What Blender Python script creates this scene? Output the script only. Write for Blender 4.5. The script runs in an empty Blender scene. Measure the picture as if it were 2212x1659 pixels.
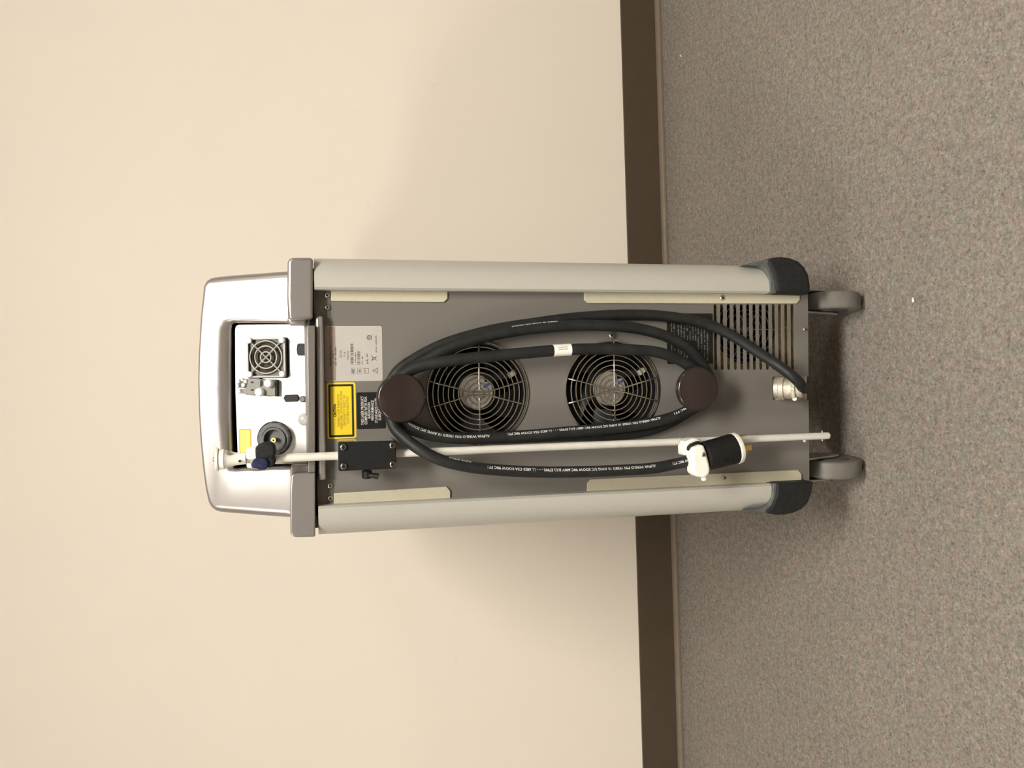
import bpy, bmesh, math, random
from mathutils import Vector, Matrix
from mathutils.geometry import tessellate_polygon

random.seed(7)
SC = bpy.context.scene
COL = SC.collection
R = math.radians

# ------------------------------------------------------------------ camera
CAM_H = 0.88
FPX = 1815.0                                   # focal length in photo pixels (2212 px wide)
_down = Vector((137.0, 7639.0, FPX)).normalized()   # world down seen from the camera (right, down, forward)
_up = -_down
_Y = (Vector((0, 0, 1)) - _up * _up.z).normalized()
_X = _Y.cross(_up)
# rows of CW: world axes expressed in camera coordinates (upright: right, down, forward)
CW = Matrix((_X, _Y, _up))
cam_right, cam_down, cam_fwd = (CW @ Vector((1, 0, 0)), CW @ Vector((0, 1, 0)), CW @ Vector((0, 0, 1)))
camd = bpy.data.cameras.new('camera')
camd.sensor_fit = 'HORIZONTAL'
camd.sensor_width = 36.0
camd.lens = FPX * 36.0 / 2212.0
camd.clip_start = 0.01
camo = bpy.data.objects.new('camera', camd)
COL.objects.link(camo)
# the phone was held sideways: picture right is world down, picture up is world right
m = Matrix((cam_down, cam_right, -cam_fwd)).transposed().to_4x4()
m.translation = Vector((0, 0, CAM_H))
camo.matrix_world = m
SC.camera = camo

# ------------------------------------------------------------------ world, exposure
w = bpy.data.worlds.new('world')
w.use_nodes = True
w.node_tree.nodes['Background'].inputs[0].default_value = (1.0, 0.93, 0.84, 1)
w.node_tree.nodes['Background'].inputs[1].default_value = 0.05
SC.world = w
SC.view_settings.view_transform = 'Standard'
SC.view_settings.look = 'None'
SC.view_settings.gamma = 1.0
SC.view_settings.use_curve_mapping = False
SC.view_settings.exposure = 1.22
# ceiling troffers of the room, long side parallel to the back wall: (x, y, strength); the last one is added rear fill
CEIL_Z = 2.62
LAMPS = [(-2.4, -0.60, 17.5), (0.50, -0.60, 30.0), (3.6, -0.60, 9.0), (-0.9, -3.6, 6.0)]
LAMP_COL = (1.0, 0.955, 0.88)

# ------------------------------------------------------------------ materials
def nmat(name, col, rough=0.5, metal=0.0, spec=0.5, nscale=40.0, namt=0.06, bump=0.0, bscale=300.0, coat=0.0, trans=0.0):
    m = bpy.data.materials.new(name)
    m.use_nodes = True
    nt = m.node_tree
    b = nt.nodes['Principled BSDF']
    tc = nt.nodes.new('ShaderNodeTexCoord')
    nz = nt.nodes.new('ShaderNodeTexNoise')
    nz.inputs['Scale'].default_value = nscale
    nz.inputs['Detail'].default_value = 4
    nt.links.new(tc.outputs['Object'], nz.inputs['Vector'])
    rp = nt.nodes.new('ShaderNodeValToRGB')
    rp.color_ramp.elements[0].position = 0.3
    rp.color_ramp.elements[1].position = 0.7
    rp.color_ramp.elements[0].color = tuple(c * (1 - namt) for c in col) + (1,)
    rp.color_ramp.elements[1].color = tuple(min(1, c * (1 + namt)) for c in col) + (1,)
    nt.links.new(nz.outputs['Fac'], rp.inputs['Fac'])
    nt.links.new(rp.outputs['Color'], b.inputs['Base Color'])
    b.inputs['Roughness'].default_value = rough
    b.inputs['Metallic'].default_value = metal
    b.inputs['Specular IOR Level'].default_value = spec
    b.inputs['Coat Weight'].default_value = coat
    b.inputs['Transmission Weight'].default_value = trans
    if bump:
        n2 = nt.nodes.new('ShaderNodeTexNoise')
        n2.inputs['Scale'].default_value = bscale
        n2.inputs['Detail'].default_value = 3
        nt.links.new(tc.outputs['Object'], n2.inputs['Vector'])
        bp = nt.nodes.new('ShaderNodeBump')
        bp.inputs['Strength'].default_value = bump
        bp.inputs['Distance'].default_value = 0.001
        nt.links.new(n2.outputs['Fac'], bp.inputs['Height'])
        nt.links.new(bp.outputs['Normal'], b.inputs['Normal'])
    return m

M = {}
M['silver'] = nmat('silver_metallic_paint', (0.385, 0.362, 0.343), 0.36, 0.72, 0.5, 900, 0.03)
M['rail'] = nmat('rail_satin_paint', (0.515, 0.502, 0.447), 0.42, 0.25, 0.5, 700, 0.03)
M['panel'] = nmat('panel_grey_paint', (0.160, 0.148, 0.131), 0.5, 0.0, 0.35, 500, 0.04, 0.08, 900)
M['cream'] = nmat('cream_strip_paint', (0.50, 0.465, 0.345), 0.5, 0.0, 0.4, 200, 0.03)
M['conn'] = nmat('connector_panel_paint', (0.70, 0.675, 0.63), 0.30, 0.15, 0.6, 200, 0.02)
M['bumper'] = nmat('bumper_rubber', (0.015, 0.0155, 0.015), 0.6, 0.0, 0.25, 120, 0.25)
M['bumper_lip'] = nmat('bumper_lip_rubber', (0.10, 0.105, 0.10), 0.55, 0.0, 0.3, 120, 0.2)
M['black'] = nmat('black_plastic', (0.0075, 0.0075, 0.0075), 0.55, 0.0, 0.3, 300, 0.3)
M['void'] = nmat('dark_interior', (0.010, 0.009, 0.009), 0.8, 0.0, 0.1, 50, 0.2)
M['chrome'] = nmat('chrome_wire', (0.46, 0.44, 0.37), 0.24, 1.0, 0.5, 100, 0.03)
M['steel'] = nmat('screw_steel', (0.62, 0.58, 0.50), 0.28, 1.0, 0.5, 100, 0.05)
M['knob'] = nmat('knob_brown_lacquer', (0.046, 0.032, 0.030), 0.20, 0.45, 0.5, 900, 0.18)
M['cord'] = nmat('cord_rubber', (0.0135, 0.0145, 0.014), 0.52, 0.0, 0.35, 60, 0.35, 0.15, 500)
M['print'] = nmat('white_print', (0.62, 0.62, 0.58), 0.6, 0.0, 0.3, 200, 0.25)
M['printdim'] = nmat('dim_print', (0.20, 0.19, 0.175), 0.6, 0.0, 0.3, 200, 0.3)
M['bscrew'] = nmat('dark_screw_steel', (0.20, 0.19, 0.17), 0.30, 1.0, 0.5, 100, 0.1)
M['pole'] = nmat('pole_white_paint', (0.66, 0.64, 0.575), 0.38, 0.0, 0.5, 90, 0.04)
M['white'] = nmat('white_nylon', (0.86, 0.84, 0.76), 0.35, 0.0, 0.5, 90, 0.03)
M['navy'] = nmat('navy_fabric_tape', (0.022, 0.028, 0.062), 0.85, 0.0, 0.2, 300, 0.5, 0.6, 700)
M['tape'] = nmat('black_fabric_tape', (0.022, 0.022, 0.022), 0.85, 0.0, 0.2, 300, 0.4, 0.6, 700)
M['brass'] = nmat('brass', (0.72, 0.50, 0.16), 0.25, 1.0, 0.5, 200, 0.1)
M['idlabel'] = nmat('id_label_foil', (0.455, 0.43, 0.395), 0.4, 0.0, 0.5, 30, 0.04)
M['idband_shade'] = nmat('id_label_shaded_band', (0.30, 0.235, 0.195), 0.4, 0.0, 0.5, 120, 0.06)
M['yellow'] = nmat('yellow_label', (0.80, 0.58, 0.028), 0.4, 0.0, 0.4, 60, 0.03)
M['yellow2'] = nmat('pale_yellow_label', (0.90, 0.78, 0.10), 0.4, 0.0, 0.4, 60, 0.03)
M['orange'] = nmat('orange_border', (0.60, 0.32, 0.04), 0.5, 0.0, 0.3, 60, 0.05)
M['ink'] = nmat('black_ink', (0.020, 0.018, 0.016), 0.6, 0.0, 0.3, 60, 0.2)
M['inkgrey'] = nmat('grey_ink', (0.10, 0.09, 0.085), 0.6, 0.0, 0.3, 60, 0.2)
M['inkyellow'] = nmat('faded_ink', (0.12, 0.085, 0.02), 0.6, 0.0, 0.3, 300, 0.3)
M['blackfoil'] = nmat('black_label_foil', (0.011, 0.0105, 0.010), 0.5, 0.0, 0.3, 60, 0.2)
M['hub'] = nmat('fan_hub_label', (0.40, 0.375, 0.33), 0.35, 0.2, 0.5, 90, 0.12)
M['blue'] = nmat('blue_print', (0.05, 0.08, 0.30), 0.5, 0.0, 0.3, 90, 0.1)
M['fan'] = nmat('fan_plastic', (0.014, 0.013, 0.014), 0.5, 0.0, 0.4, 90, 0.2)
M['amber'] = nmat('aged_foam', (0.20, 0.135, 0.045), 0.85, 0.0, 0.2, 120, 0.35, 0.5, 300)
M['greyplastic'] = nmat('grey_plastic', (0.19, 0.185, 0.165), 0.45, 0.0, 0.4, 120, 0.05)
M['darkgrey'] = nmat('dark_grey_plastic', (0.060, 0.062, 0.057), 0.45, 0.0, 0.5, 120, 0.1)
M['mesh'] = nmat('fan_filter', (0.055, 0.046, 0.034), 0.8, 0.0, 0.2, 500, 0.35, 0.5, 900)
M['guard'] = nmat('grey_guard_plastic', (0.33, 0.32, 0.28), 0.4, 0.0, 0.5, 120, 0.05)
M['cast'] = nmat('die_cast_zinc', (0.47, 0.43, 0.34), 0.5, 0.5, 0.5, 160, 0.25, 0.5, 250)
M['wheel'] = nmat('caster_grey_rubber', (0.155, 0.147, 0.125), 0.5, 0.0, 0.35, 60, 0.12)
M['wheelside'] = nmat('caster_hub_plastic', (0.10, 0.095, 0.085), 0.5, 0.0, 0.35, 60, 0.12)
M['fork'] = nmat('caster_fork_zinc', (0.46, 0.46, 0.42), 0.35, 0.7, 0.5, 60, 0.1)
M['acrylic'] = nmat('clear_acrylic_spacer', (0.70, 0.70, 0.62), 0.12, 0.0, 0.6, 60, 0.04, trans=0.55)
M['sill'] = nmat('sill_metallic_paint', (0.27, 0.25, 0.23), 0.30, 0.55, 0.5, 300, 0.04)
M['body'] = nmat('body_grey_paint', (0.30, 0.28, 0.25), 0.45, 0.1, 0.4, 300, 0.04)
M['mauve'] = nmat('brown_cap', (0.16, 0.11, 0.10), 0.4, 0.0, 0.4, 100, 0.1)
M['clear'] = nmat('clear_bumper', (0.80, 0.78, 0.74), 0.15, 0.0, 0.5, 100, 0.03, trans=0.5)
M['paper'] = nmat('white_paper', (0.85, 0.82, 0.76), 0.7, 0.0, 0.3, 100, 0.05)
M['base'] = nmat('baseboard_vinyl', (0.078, 0.056, 0.037), 0.45, 0.0, 0.35, 25, 0.05, 0.05, 300)
M['toe'] = nmat('toe_strip_vinyl', (0.165, 0.128, 0.092), 0.5, 0.0, 0.35, 25, 0.06)
M['ceil'] = nmat('ceiling_tile', (0.72, 0.68, 0.60), 0.9, 0.0, 0.2, 200, 0.05)
M['frame'] = nmat('lamp_frame_white', (0.8, 0.78, 0.74), 0.5, 0.0, 0.4, 100, 0.03)

WALL_YAW = R(1.8)
WALL_D = 1.974                                  # camera to back wall, measured square to it
def world_ray(x, y):
    return CW @ Vector((1659.0 - y - 829.5, x - 1106.0, FPX))
def wall_point(x, y):
    d = world_ray(x, y)
    nrm = Vector((-math.sin(WALL_YAW), math.cos(WALL_YAW), 0))
    return Vector((0, 0, CAM_H)) + d * (WALL_D / d.dot(nrm))
def wall_material():
    """warm off-white paint with a light roller texture and a few old scuff marks"""
    m = nmat('wall_paint', (0.84, 0.765, 0.655), 0.75, 0.0, 0.25, 1.3, 0.02, 0.12, 380)
    nt = m.node_tree
    b = nt.nodes['Principled BSDF']
    src = b.inputs['Base Color'].links[0].from_socket
    tc = [n for n in nt.nodes if n.type == 'TEX_COORD'][0]
    nz = nt.nodes.new('ShaderNodeTexNoise')
    nz.inputs['Scale'].default_value = 90
    nt.links.new(tc.outputs['Object'], nz.inputs['Vector'])
    total = None
    for (x, y, hw, hh, k) in ((938, 184, 0.010, 0.013, 0.13), (796, 444, 0.016, 0.007, 0.11), (770, 238, 0.005, 0.005, 0.08), (866, 1312, 0.022, 0.016, 0.05),
                              (990, 1322, 0.020, 0.020, 0.05), (986, 1428, 0.016, 0.006, 0.10), (1215, 975, 0.010, 0.010, 0.06)):
        p = wall_point(x, y)
        s1 = nt.nodes.new('ShaderNodeVectorMath'); s1.operation = 'SUBTRACT'; s1.inputs[1].default_value = p
        s2 = nt.nodes.new('ShaderNodeVectorMath'); s2.operation = 'MULTIPLY'; s2.inputs[1].default_value = (1 / hw, 1.0, 1 / hh)
        s3 = nt.nodes.new('ShaderNodeVectorMath'); s3.operation = 'LENGTH'
        mr = nt.nodes.new('ShaderNodeMapRange'); mr.interpolation_type = 'SMOOTHSTEP'
        mr.inputs[1].default_value = 0.1; mr.inputs[2].default_value = 1.0; mr.inputs[3].default_value = k; mr.inputs[4].default_value = 0.0
        nt.links.new(tc.outputs['Object'], s1.inputs[0]); nt.links.new(s1.outputs[0], s2.inputs[0]); nt.links.new(s2.outputs[0], s3.inputs[0])
        nt.links.new(s3.outputs['Value'], mr.inputs[0])
        if total is None: total = mr.outputs[0]
        else:
            ad = nt.nodes.new('ShaderNodeMath'); ad.operation = 'ADD'
            nt.links.new(total, ad.inputs[0]); nt.links.new(mr.outputs[0], ad.inputs[1]); total = ad.outputs[0]
    ml = nt.nodes.new('ShaderNodeMath'); ml.operation = 'MULTIPLY'
    nt.links.new(total, ml.inputs[0]); nt.links.new(nz.outputs['Fac'], ml.inputs[1])
    mx = nt.nodes.new('ShaderNodeMix'); mx.data_type = 'RGBA'
    nt.links.new(ml.outputs[0], mx.inputs[0]); nt.links.new(src, mx.inputs[6]); mx.inputs[7].default_value = (0.25, 0.23, 0.21, 1)
    nt.links.new(mx.outputs[2], b.inputs['Base Color'])
    return m
M['wall'] = wall_material()

def carpet_material():
    m = bpy.data.materials.new('carpet_loop_pile')
    m.use_nodes = True
    nt = m.node_tree
    b = nt.nodes['Principled BSDF']
    tc = nt.nodes.new('ShaderNodeTexCoord')
    def noise(scale, detail=3, rough=0.6):
        n = nt.nodes.new('ShaderNodeTexNoise')
        n.inputs['Scale'].default_value = scale
        n.inputs['Detail'].default_value = detail
        n.inputs['Roughness'].default_value = rough
        nt.links.new(tc.outputs['Object'], n.inputs['Vector'])
        return n
    def ramp(src, stops):
        r = nt.nodes.new('ShaderNodeValToRGB')
        r.color_ramp.elements[0].position, r.color_ramp.elements[0].color = stops[0]
        r.color_ramp.elements[1].position, r.color_ramp.elements[1].color = stops[-1]
        for p, c in stops[1:-1]:
            e = r.color_ramp.elements.new(p)
            e.color = c
        nt.links.new(src, r.inputs['Fac'])
        return r
    def mix(a, bcol, fac, mode='MIX'):
        x = nt.nodes.new('ShaderNodeMix')
        x.data_type = 'RGBA'
        x.blend_type = mode
        if isinstance(fac, float):
            x.inputs[0].default_value = fac
        else:
            nt.links.new(fac, x.inputs[0])
        nt.links.new(a, x.inputs[6])
        if isinstance(bcol, tuple):
            x.inputs[7].default_value = bcol
        else:
            nt.links.new(bcol, x.inputs[7])
        return x.outputs[2]
    tuft = noise(185, 6, 0.85)
    tuft.inputs['Distortion'].default_value = 0.6
    c0 = ramp(tuft.outputs['Fac'], [(0.28, (0.070, 0.060, 0.052, 1)), (0.44, (0.190, 0.168, 0.145, 1)),
                                    (0.56, (0.265, 0.237, 0.205, 1)), (0.74, (0.43, 0.385, 0.33, 1))])
    clump = noise(75, 3, 0.65)
    c2 = ramp(clump.outputs['Fac'], [(0.32, (0.80, 0.80, 0.80, 1)), (0.5, (1, 1, 1, 1)), (0.70, (1.16, 1.15, 1.14, 1))])
    hue = noise(48, 3, 0.6)
    c1 = ramp(hue.outputs['Fac'], [(0.36, (0.95, 1.01, 1.0, 1)), (0.5, (1, 1, 1, 1)), (0.64, (1.06, 0.985, 0.97, 1))])
    c = mix(c0.outputs['Color'], c1.outputs['Color'], 1.0, 'MULTIPLY')
    c = mix(c, c2.outputs['Color'], 1.0, 'MULTIPLY')
    # dark flecks
    v = nt.nodes.new('ShaderNodeTexVoronoi')
    v.inputs['Scale'].default_value = 185
    v.inputs['Randomness'].default_value = 1.0
    wob = noise(220, 2, 0.6)
    wm = nt.nodes.new('ShaderNodeVectorMath'); wm.operation = 'MULTIPLY_ADD'
    wm.inputs[1].default_value = (0.010, 0.010, 0.010)
    nt.links.new(wob.outputs['Color'], wm.inputs[0]); nt.links.new(tc.outputs['Object'], wm.inputs[2])
    nt.links.new(wm.outputs[0], v.inputs['Vector'])
    rr = ramp(v.outputs['Distance'], [(0.08, (1, 1, 1, 1)), (0.34, (0, 0, 0, 1))])
    pick = nt.nodes.new('ShaderNodeSeparateColor')
    nt.links.new(v.outputs['Color'], pick.inputs['Color'])
    r2 = ramp(pick.outputs[0], [(0.58, (0, 0, 0, 1)), (0.72, (1, 1, 1, 1))])
    f = nt.nodes.new('ShaderNodeMath')
    f.operation = 'MULTIPLY'
    nt.links.new(rr.outputs['Color'], f.inputs[0])
    nt.links.new(r2.outputs['Color'], f.inputs[1])
    c = mix(c, (0.085, 0.074, 0.063, 1), f.outputs[0])
    # pale flecks
    r3 = ramp(pick.outputs[1], [(0.84, (0, 0, 0, 1)), (0.9, (1, 1, 1, 1))])
    f2 = nt.nodes.new('ShaderNodeMath')
    f2.operation = 'MULTIPLY'
    nt.links.new(rr.outputs['Color'], f2.inputs[0])
    nt.links.new(r3.outputs['Color'], f2.inputs[1])
    c = mix(c, (0.38, 0.34, 0.29, 1), f2.outputs[0])
    big = noise(3.0, 2)
    cb = ramp(big.outputs['Fac'], [(0.3, (0.94, 0.94, 0.95, 1)), (0.7, (1.04, 1.03, 1.02, 1))])
    c = mix(c, cb.outputs['Color'], 1.0, 'MULTIPLY')
    nt.links.new(c, b.inputs['Base Color'])
    b.inputs['Roughness'].default_value = 0.95
    b.inputs['Specular IOR Level'].default_value = 0.15
    bp = nt.nodes.new('ShaderNodeBump')
    bp.inputs['Strength'].default_value = 0.5
    bp.inputs['Distance'].default_value = 0.003
    nt.links.new(tuft.outputs['Fac'], bp.inputs['Height'])
    nt.links.new(bp.outputs['Normal'], b.inputs['Normal'])
    return m
M['carpet'] = carpet_material()

def emit_material(name, strength):
    m = bpy.data.materials.new(name)
    m.use_nodes = True
    nt = m.node_tree
    nt.nodes.clear()
    o = nt.nodes.new('ShaderNodeOutputMaterial')
    e = nt.nodes.new('ShaderNodeEmission')
    e.inputs[0].default_value = LAMP_COL + (1,)
    e.inputs[1].default_value = strength
    nt.links.new(e.outputs[0], o.inputs[0])
    return m

# ------------------------------------------------------------------ frames and mesh building
CART_YAW = -1.0
PANEL_Y = 1.17
_r = world_ray(1200, 847)
CART_T = Matrix.Translation(Vector((_r.x / _r.y * PANEL_Y, PANEL_Y, 0))) @ Matrix.Rotation(R(CART_YAW), 4, 'Z')
CART_I = CART_T.inverted()
EYE = CART_I @ Vector((0, 0, CAM_H))           # camera in the cart's own coordinates
def loc_ray(x, y):
    return CART_I.to_3x3() @ world_ray(x, y)

class Plane:
    """A real plane of the cart (its own coordinates) on which photo measurements are laid out."""
    def __init__(self, o, e1, e2):
        self.o = Vector(o); self.e1 = Vector(e1).normalized(); self.e2 = Vector(e2).normalized()
        self.n = self.e1.cross(self.e2).normalized()
    def xyz(self, a, b, c=0.0):
        return self.o + self.e1 * a + self.e2 * b + self.n * c
    def px(self, x, y, c=0.0):
        d = loc_ray(x, y)
        o = self.o + self.n * c
        t = (o - EYE).dot(self.n) / d.dot(self.n)
        return EYE + d * t
    def ab(self, x, y, c=0.0):
        q = self.px(x, y, c) - self.o
        return (q.dot(self.e1), q.dot(self.e2))
    def poly(self, pts, c=0.0):
        return [self.ab(x, y, c) for x, y in pts]
    def r(self, x, y, rp, c=0.0):
        return (self.px(x, y, c) - self.px(x, y + rp, c)).length

PN = Plane((0, 0, 0), (1, 0, 0), (0, 0, 1))    # rear panel; n points to the viewer (-y)
assert PN.n.y < 0
_a = PN.px(661, 855, 0.0)
TILT = R(17.5)
HD = Plane((0, -0.010, _a.z), (1, 0, 0), (0, math.sin(TILT), math.cos(TILT)))   # leaning head face
CP = Plane((0, 0.007, _a.z), (1, 0, 0), (0, math.sin(TILT), math.cos(TILT)))    # leaning connector panel

class MB:
    def __init__(self):
        self.v = []; self.f = []
    def add(self, vs, fs):
        k = len(self.v)
        self.v += [Vector(p) for p in vs]
        self.f += [tuple(i + k for i in q) for q in fs]
        return self
    def prism(self, pl, ab, c0, c1):
        n = len(ab)
        area = sum(ab[i][0] * ab[(i + 1) % n][1] - ab[(i + 1) % n][0] * ab[i][1] for i in range(n))
        if area < 0: ab = ab[::-1]
        vs = [pl.xyz(a, b, c0) for a, b in ab] + [pl.xyz(a, b, c1) for a, b in ab]
        fs = [tuple(range(n, 2 * n)), tuple(range(n - 1, -1, -1))]
        if c1 < c0: fs = [q[::-1] for q in fs]
        for i in range(n):
            j = (i + 1) % n
            q = (i, j, n + j, n + i)
            fs.append(q if c1 > c0 else q[::-1])
        return self.add(vs, fs)
    def plate(self, pl, outer, holes, c0, c1):
        """outer polygon with holes, front at c1, back at c0 (c1 > c0)"""
        def ccw(p): return sum(p[i][0] * p[(i + 1) % len(p)][1] - p[(i + 1) % len(p)][0] * p[i][1] for i in range(len(p))) > 0
        outer = outer if ccw(outer) else outer[::-1]
        holes = [h if not ccw(h) else h[::-1] for h in holes]
        loops = [outer] + holes
        tri = tessellate_polygon([[Vector((a, b, 0)) for a, b in lp] for lp in loops])
        flat = [p for lp in loops for p in lp]
        n = len(flat)
        vs = [pl.xyz(a, b, c1) for a, b in flat] + [pl.xyz(a, b, c0) for a, b in flat]
        fs = []
        for t in tri:
            a, b, c = (flat[i] for i in t)
            s = (b[0] - a[0]) * (c[1] - a[1]) - (c[0] - a[0]) * (b[1] - a[1])
            t = tuple(t) if s > 0 else tuple(t)[::-1]
            fs.append(t); fs.append(tuple(i + n for i in t[::-1]))
        k = 0
        for lp in loops:
            for i in range(len(lp)):
                j = (i + 1) % len(lp)
                fs.append((k + i, k + i + n, k + j + n, k + j))
            k += len(lp)
        return self.add(vs, fs)
    def box(self, p0, p1):
        x0, y0, z0 = p0; x1, y1, z1 = p1
        vs = [(x0, y0, z0), (x1, y0, z0), (x1, y1, z0), (x0, y1, z0), (x0, y0, z1), (x1, y0, z1), (x1, y1, z1), (x0, y1, z1)]
        return self.add(vs, [(0, 3, 2, 1), (4, 5, 6, 7), (0, 1, 5, 4), (1, 2, 6, 5), (2, 3, 7, 6), (3, 0, 4, 7)])
    def lathe(self, o, axis, prof, n=24, ref=None):
        """prof: list of (t along axis, radius); capped ends"""
        o = Vector(o); ax = Vector(axis).normalized()
        rf = Vector(ref) if ref else (Vector((0, 0, 1)) if abs(ax.z) < 0.9 else Vector((1, 0, 0)))
        u = (rf - ax * rf.dot(ax)).normalized(); w = ax.cross(u)
        vs = []; fs = []
        for t, r in prof:
            for i in range(n):
                a = 2 * math.pi * i / n
                vs.append(o + ax * t + (u * math.cos(a) + w * math.sin(a)) * r)
        for k in range(len(prof) - 1):
            for i in range(n):
                j = (i + 1) % n
                fs.append((k * n + i, k * n + j, (k + 1) * n + j, (k + 1) * n + i))
        fs.append(tuple(range(n - 1, -1, -1)))
        L = (len(prof) - 1) * n
        fs.append(tuple(L + i for i in range(n)))
        return self.add(vs, fs)
    def ring(self, o, axis, rad, wr, n=48, m=6):
        o = Vector(o); ax = Vector(axis).normalized()
        rf = Vector((0, 0, 1)) if abs(ax.z) < 0.9 else Vector((1, 0, 0))
        u = (rf - ax * rf.dot(ax)).normalized(); w = ax.cross(u)
        vs = []; fs = []
        for i in range(n):
            a = 2 * math.pi * i / n
            d = u * math.cos(a) + w * math.sin(a)
            for j in range(m):
                b = 2 * math.pi * j / m
                vs.append(o + d * (rad + wr * math.cos(b)) + ax * wr * math.sin(b))
        for i in range(n):
            for j in range(m):
                i2 = (i + 1) % n; j2 = (j + 1) % m
                fs.append((i * m + j, i2 * m + j, i2 * m + j2, i * m + j2))
        return self.add(vs, fs)
    def tube(self, pts, r, n=10):
        pts = [Vector(p) for p in pts]
        vs = []; fs = []
        prev = None
        for i, p in enumerate(pts):
            t = (pts[min(i + 1, len(pts) - 1)] - pts[max(i - 1, 0)]).normalized()
            ref = Vector((0, -1, 0))
            if abs(t.dot(ref)) > 0.95: ref = Vector((0, 0, 1))
            if prev is not None: ref = prev
            u = (ref - t * ref.dot(t)).normalized()
            prev = u
            w = t.cross(u)
            rr = r[i] if isinstance(r, (list, tuple)) else r
            for j in range(n):
                a = 2 * math.pi * j / n
                vs.append(p + (u * math.cos(a) + w * math.sin(a)) * rr)
        for i in range(len(pts) - 1):
            for j in range(n):
                j2 = (j + 1) % n
                fs.append((i * n + j, i * n + j2, (i + 1) * n + j2, (i + 1) * n + j))
        fs.append(tuple(range(n - 1, -1, -1)))
        L = (len(pts) - 1) * n
        fs.append(tuple(L + i for i in range(n)))
        return self.add(vs, fs)
    def build(self, name, mat, parent=None, bevel=0.0, seg=3, smooth=35, org=None):
        o = org if org is not None else (ORG.get(parent.name, Vector()) if parent else Vector())
        me = bpy.data.meshes.new(name)
        me.from_pydata([tuple(p - o) for p in self.v], [], self.f)
        me.validate()
        bm = bmesh.new(); bm.from_mesh(me)
        bmesh.ops.recalc_face_normals(bm, faces=bm.faces)
        bm.to_mesh(me); bm.free()
        if smooth:
            me.shade_smooth()
            me.set_sharp_from_angle(angle=R(smooth))
        me.materials.append(M[mat] if isinstance(mat, str) else mat)
        ob = bpy.data.objects.new(name, me)
        COL.objects.link(ob)
        if parent: ob.parent = parent
        ORG[ob.name] = o
        if bevel:
            md = ob.modifiers.new('edge_rounding', 'BEVEL')
            md.width = bevel; md.segments = seg; md.limit_method = 'ANGLE'; md.angle_limit = R(38)
            md.harden_normals = False
        return ob
ORG = {}

def tag(o, label=None, cat=None, group=None, kind=None):
    if label: o['label'] = label
    if cat: o['category'] = cat
    if group: o['group'] = group
    if kind: o['kind'] = kind
    return o
def thing(name, base, label, cat, group=None):
    """Empty standing at a base point given in cart coordinates"""
    e = bpy.data.objects.new(name, None)
    e.empty_display_size = 0.05
    COL.objects.link(e)
    e.matrix_world = CART_T @ Matrix.Translation(Vector(base))
    ORG[e.name] = Vector(base)
    tag(e, label, cat, group)
    return e
def put(proto, parent, pos, rot=None):
    """copy a small part (mesh shared) to a point given in cart coordinates"""
    c = proto.copy()
    COL.objects.link(c)
    c.parent = parent
    ORG[c.name] = ORG.get(parent.name, Vector())
    c.location = Vector(pos) - ORG.get(parent.name, Vector())
    if rot is not None: c.rotation_euler = rot
    return c
def circ(a, b, r, n=48, ph=0.0):
    return [(a + r * math.cos(2 * math.pi * i / n + ph), b + r * math.sin(2 * math.pi * i / n + ph)) for i in range(n)]
def rrect(x0, x1, y0, y1, r, n=4):
    """rounded rectangle polygon (a, b)"""
    out = []
    for cx, cy, a0 in ((x1 - r, y1 - r, 0), (x0 + r, y1 - r, 90), (x0 + r, y0 + r, 180), (x1 - r, y0 + r, 270)):
        for i in range(n + 1):
            a = R(a0 + 90 * i / n)
            out.append((cx + r * math.cos(a), cy + r * math.sin(a)))
    return out
def pxrect(pl, x0, x1, y0, y1, c=0.0, r=0.002, n=4):
    """picture rectangle (x0..x1 runs down, y0..y1 runs leftwards in the room) as a rounded rectangle on the plane"""
    a = [pl.ab(x, y, c) for x in (x0, x1) for y in (y0, y1)]
    return rrect((a[1][0] + a[3][0]) / 2, (a[0][0] + a[2][0]) / 2, (a[2][1] + a[3][1]) / 2, (a[0][1] + a[1][1]) / 2, r, n)

_txt = {}
def glyphs(s, size, bold=0.0):
    """flat letter outlines of a string: (verts 2d, faces)"""
    key = (s, size, bold)
    if key in _txt: return _txt[key]
    cu = bpy.data.curves.new('lettering_source', 'FONT')
    cu.body = s; cu.size = size; cu.resolution_u = 2; cu.offset = bold
    ob = bpy.data.objects.new('lettering_source', cu)
    COL.objects.link(ob)
    dg = bpy.context.evaluated_depsgraph_get()
    dg.update()
    me = bpy.data.meshes.new_from_object(ob.evaluated_get(dg))
    vs = [(v.co.x, v.co.y) for v in me.vertices]
    fs = [tuple(p.vertices) for p in me.polygons]
    bpy.data.objects.remove(ob); bpy.data.curves.remove(cu); bpy.data.meshes.remove(me)
    _txt[key] = (vs, fs)
    return _txt[key]
def text(mb, pl, s, a, b, size, c, width=None, align='L', bold=0.0):
    vs, fs = glyphs(s, size, bold)
    if not vs: return
    x0 = min(v[0] for v in vs); x1 = max(v[0] for v in vs)
    k = (width / (x1 - x0)) if width else 1.0
    W = (x1 - x0) * k
    off = {'L': 0, 'C': -W / 2, 'R': -W}[align]
    mb.add([pl.xyz(a + off + (x - x0) * k, b + y, c) for x, y in vs], fs)
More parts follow.
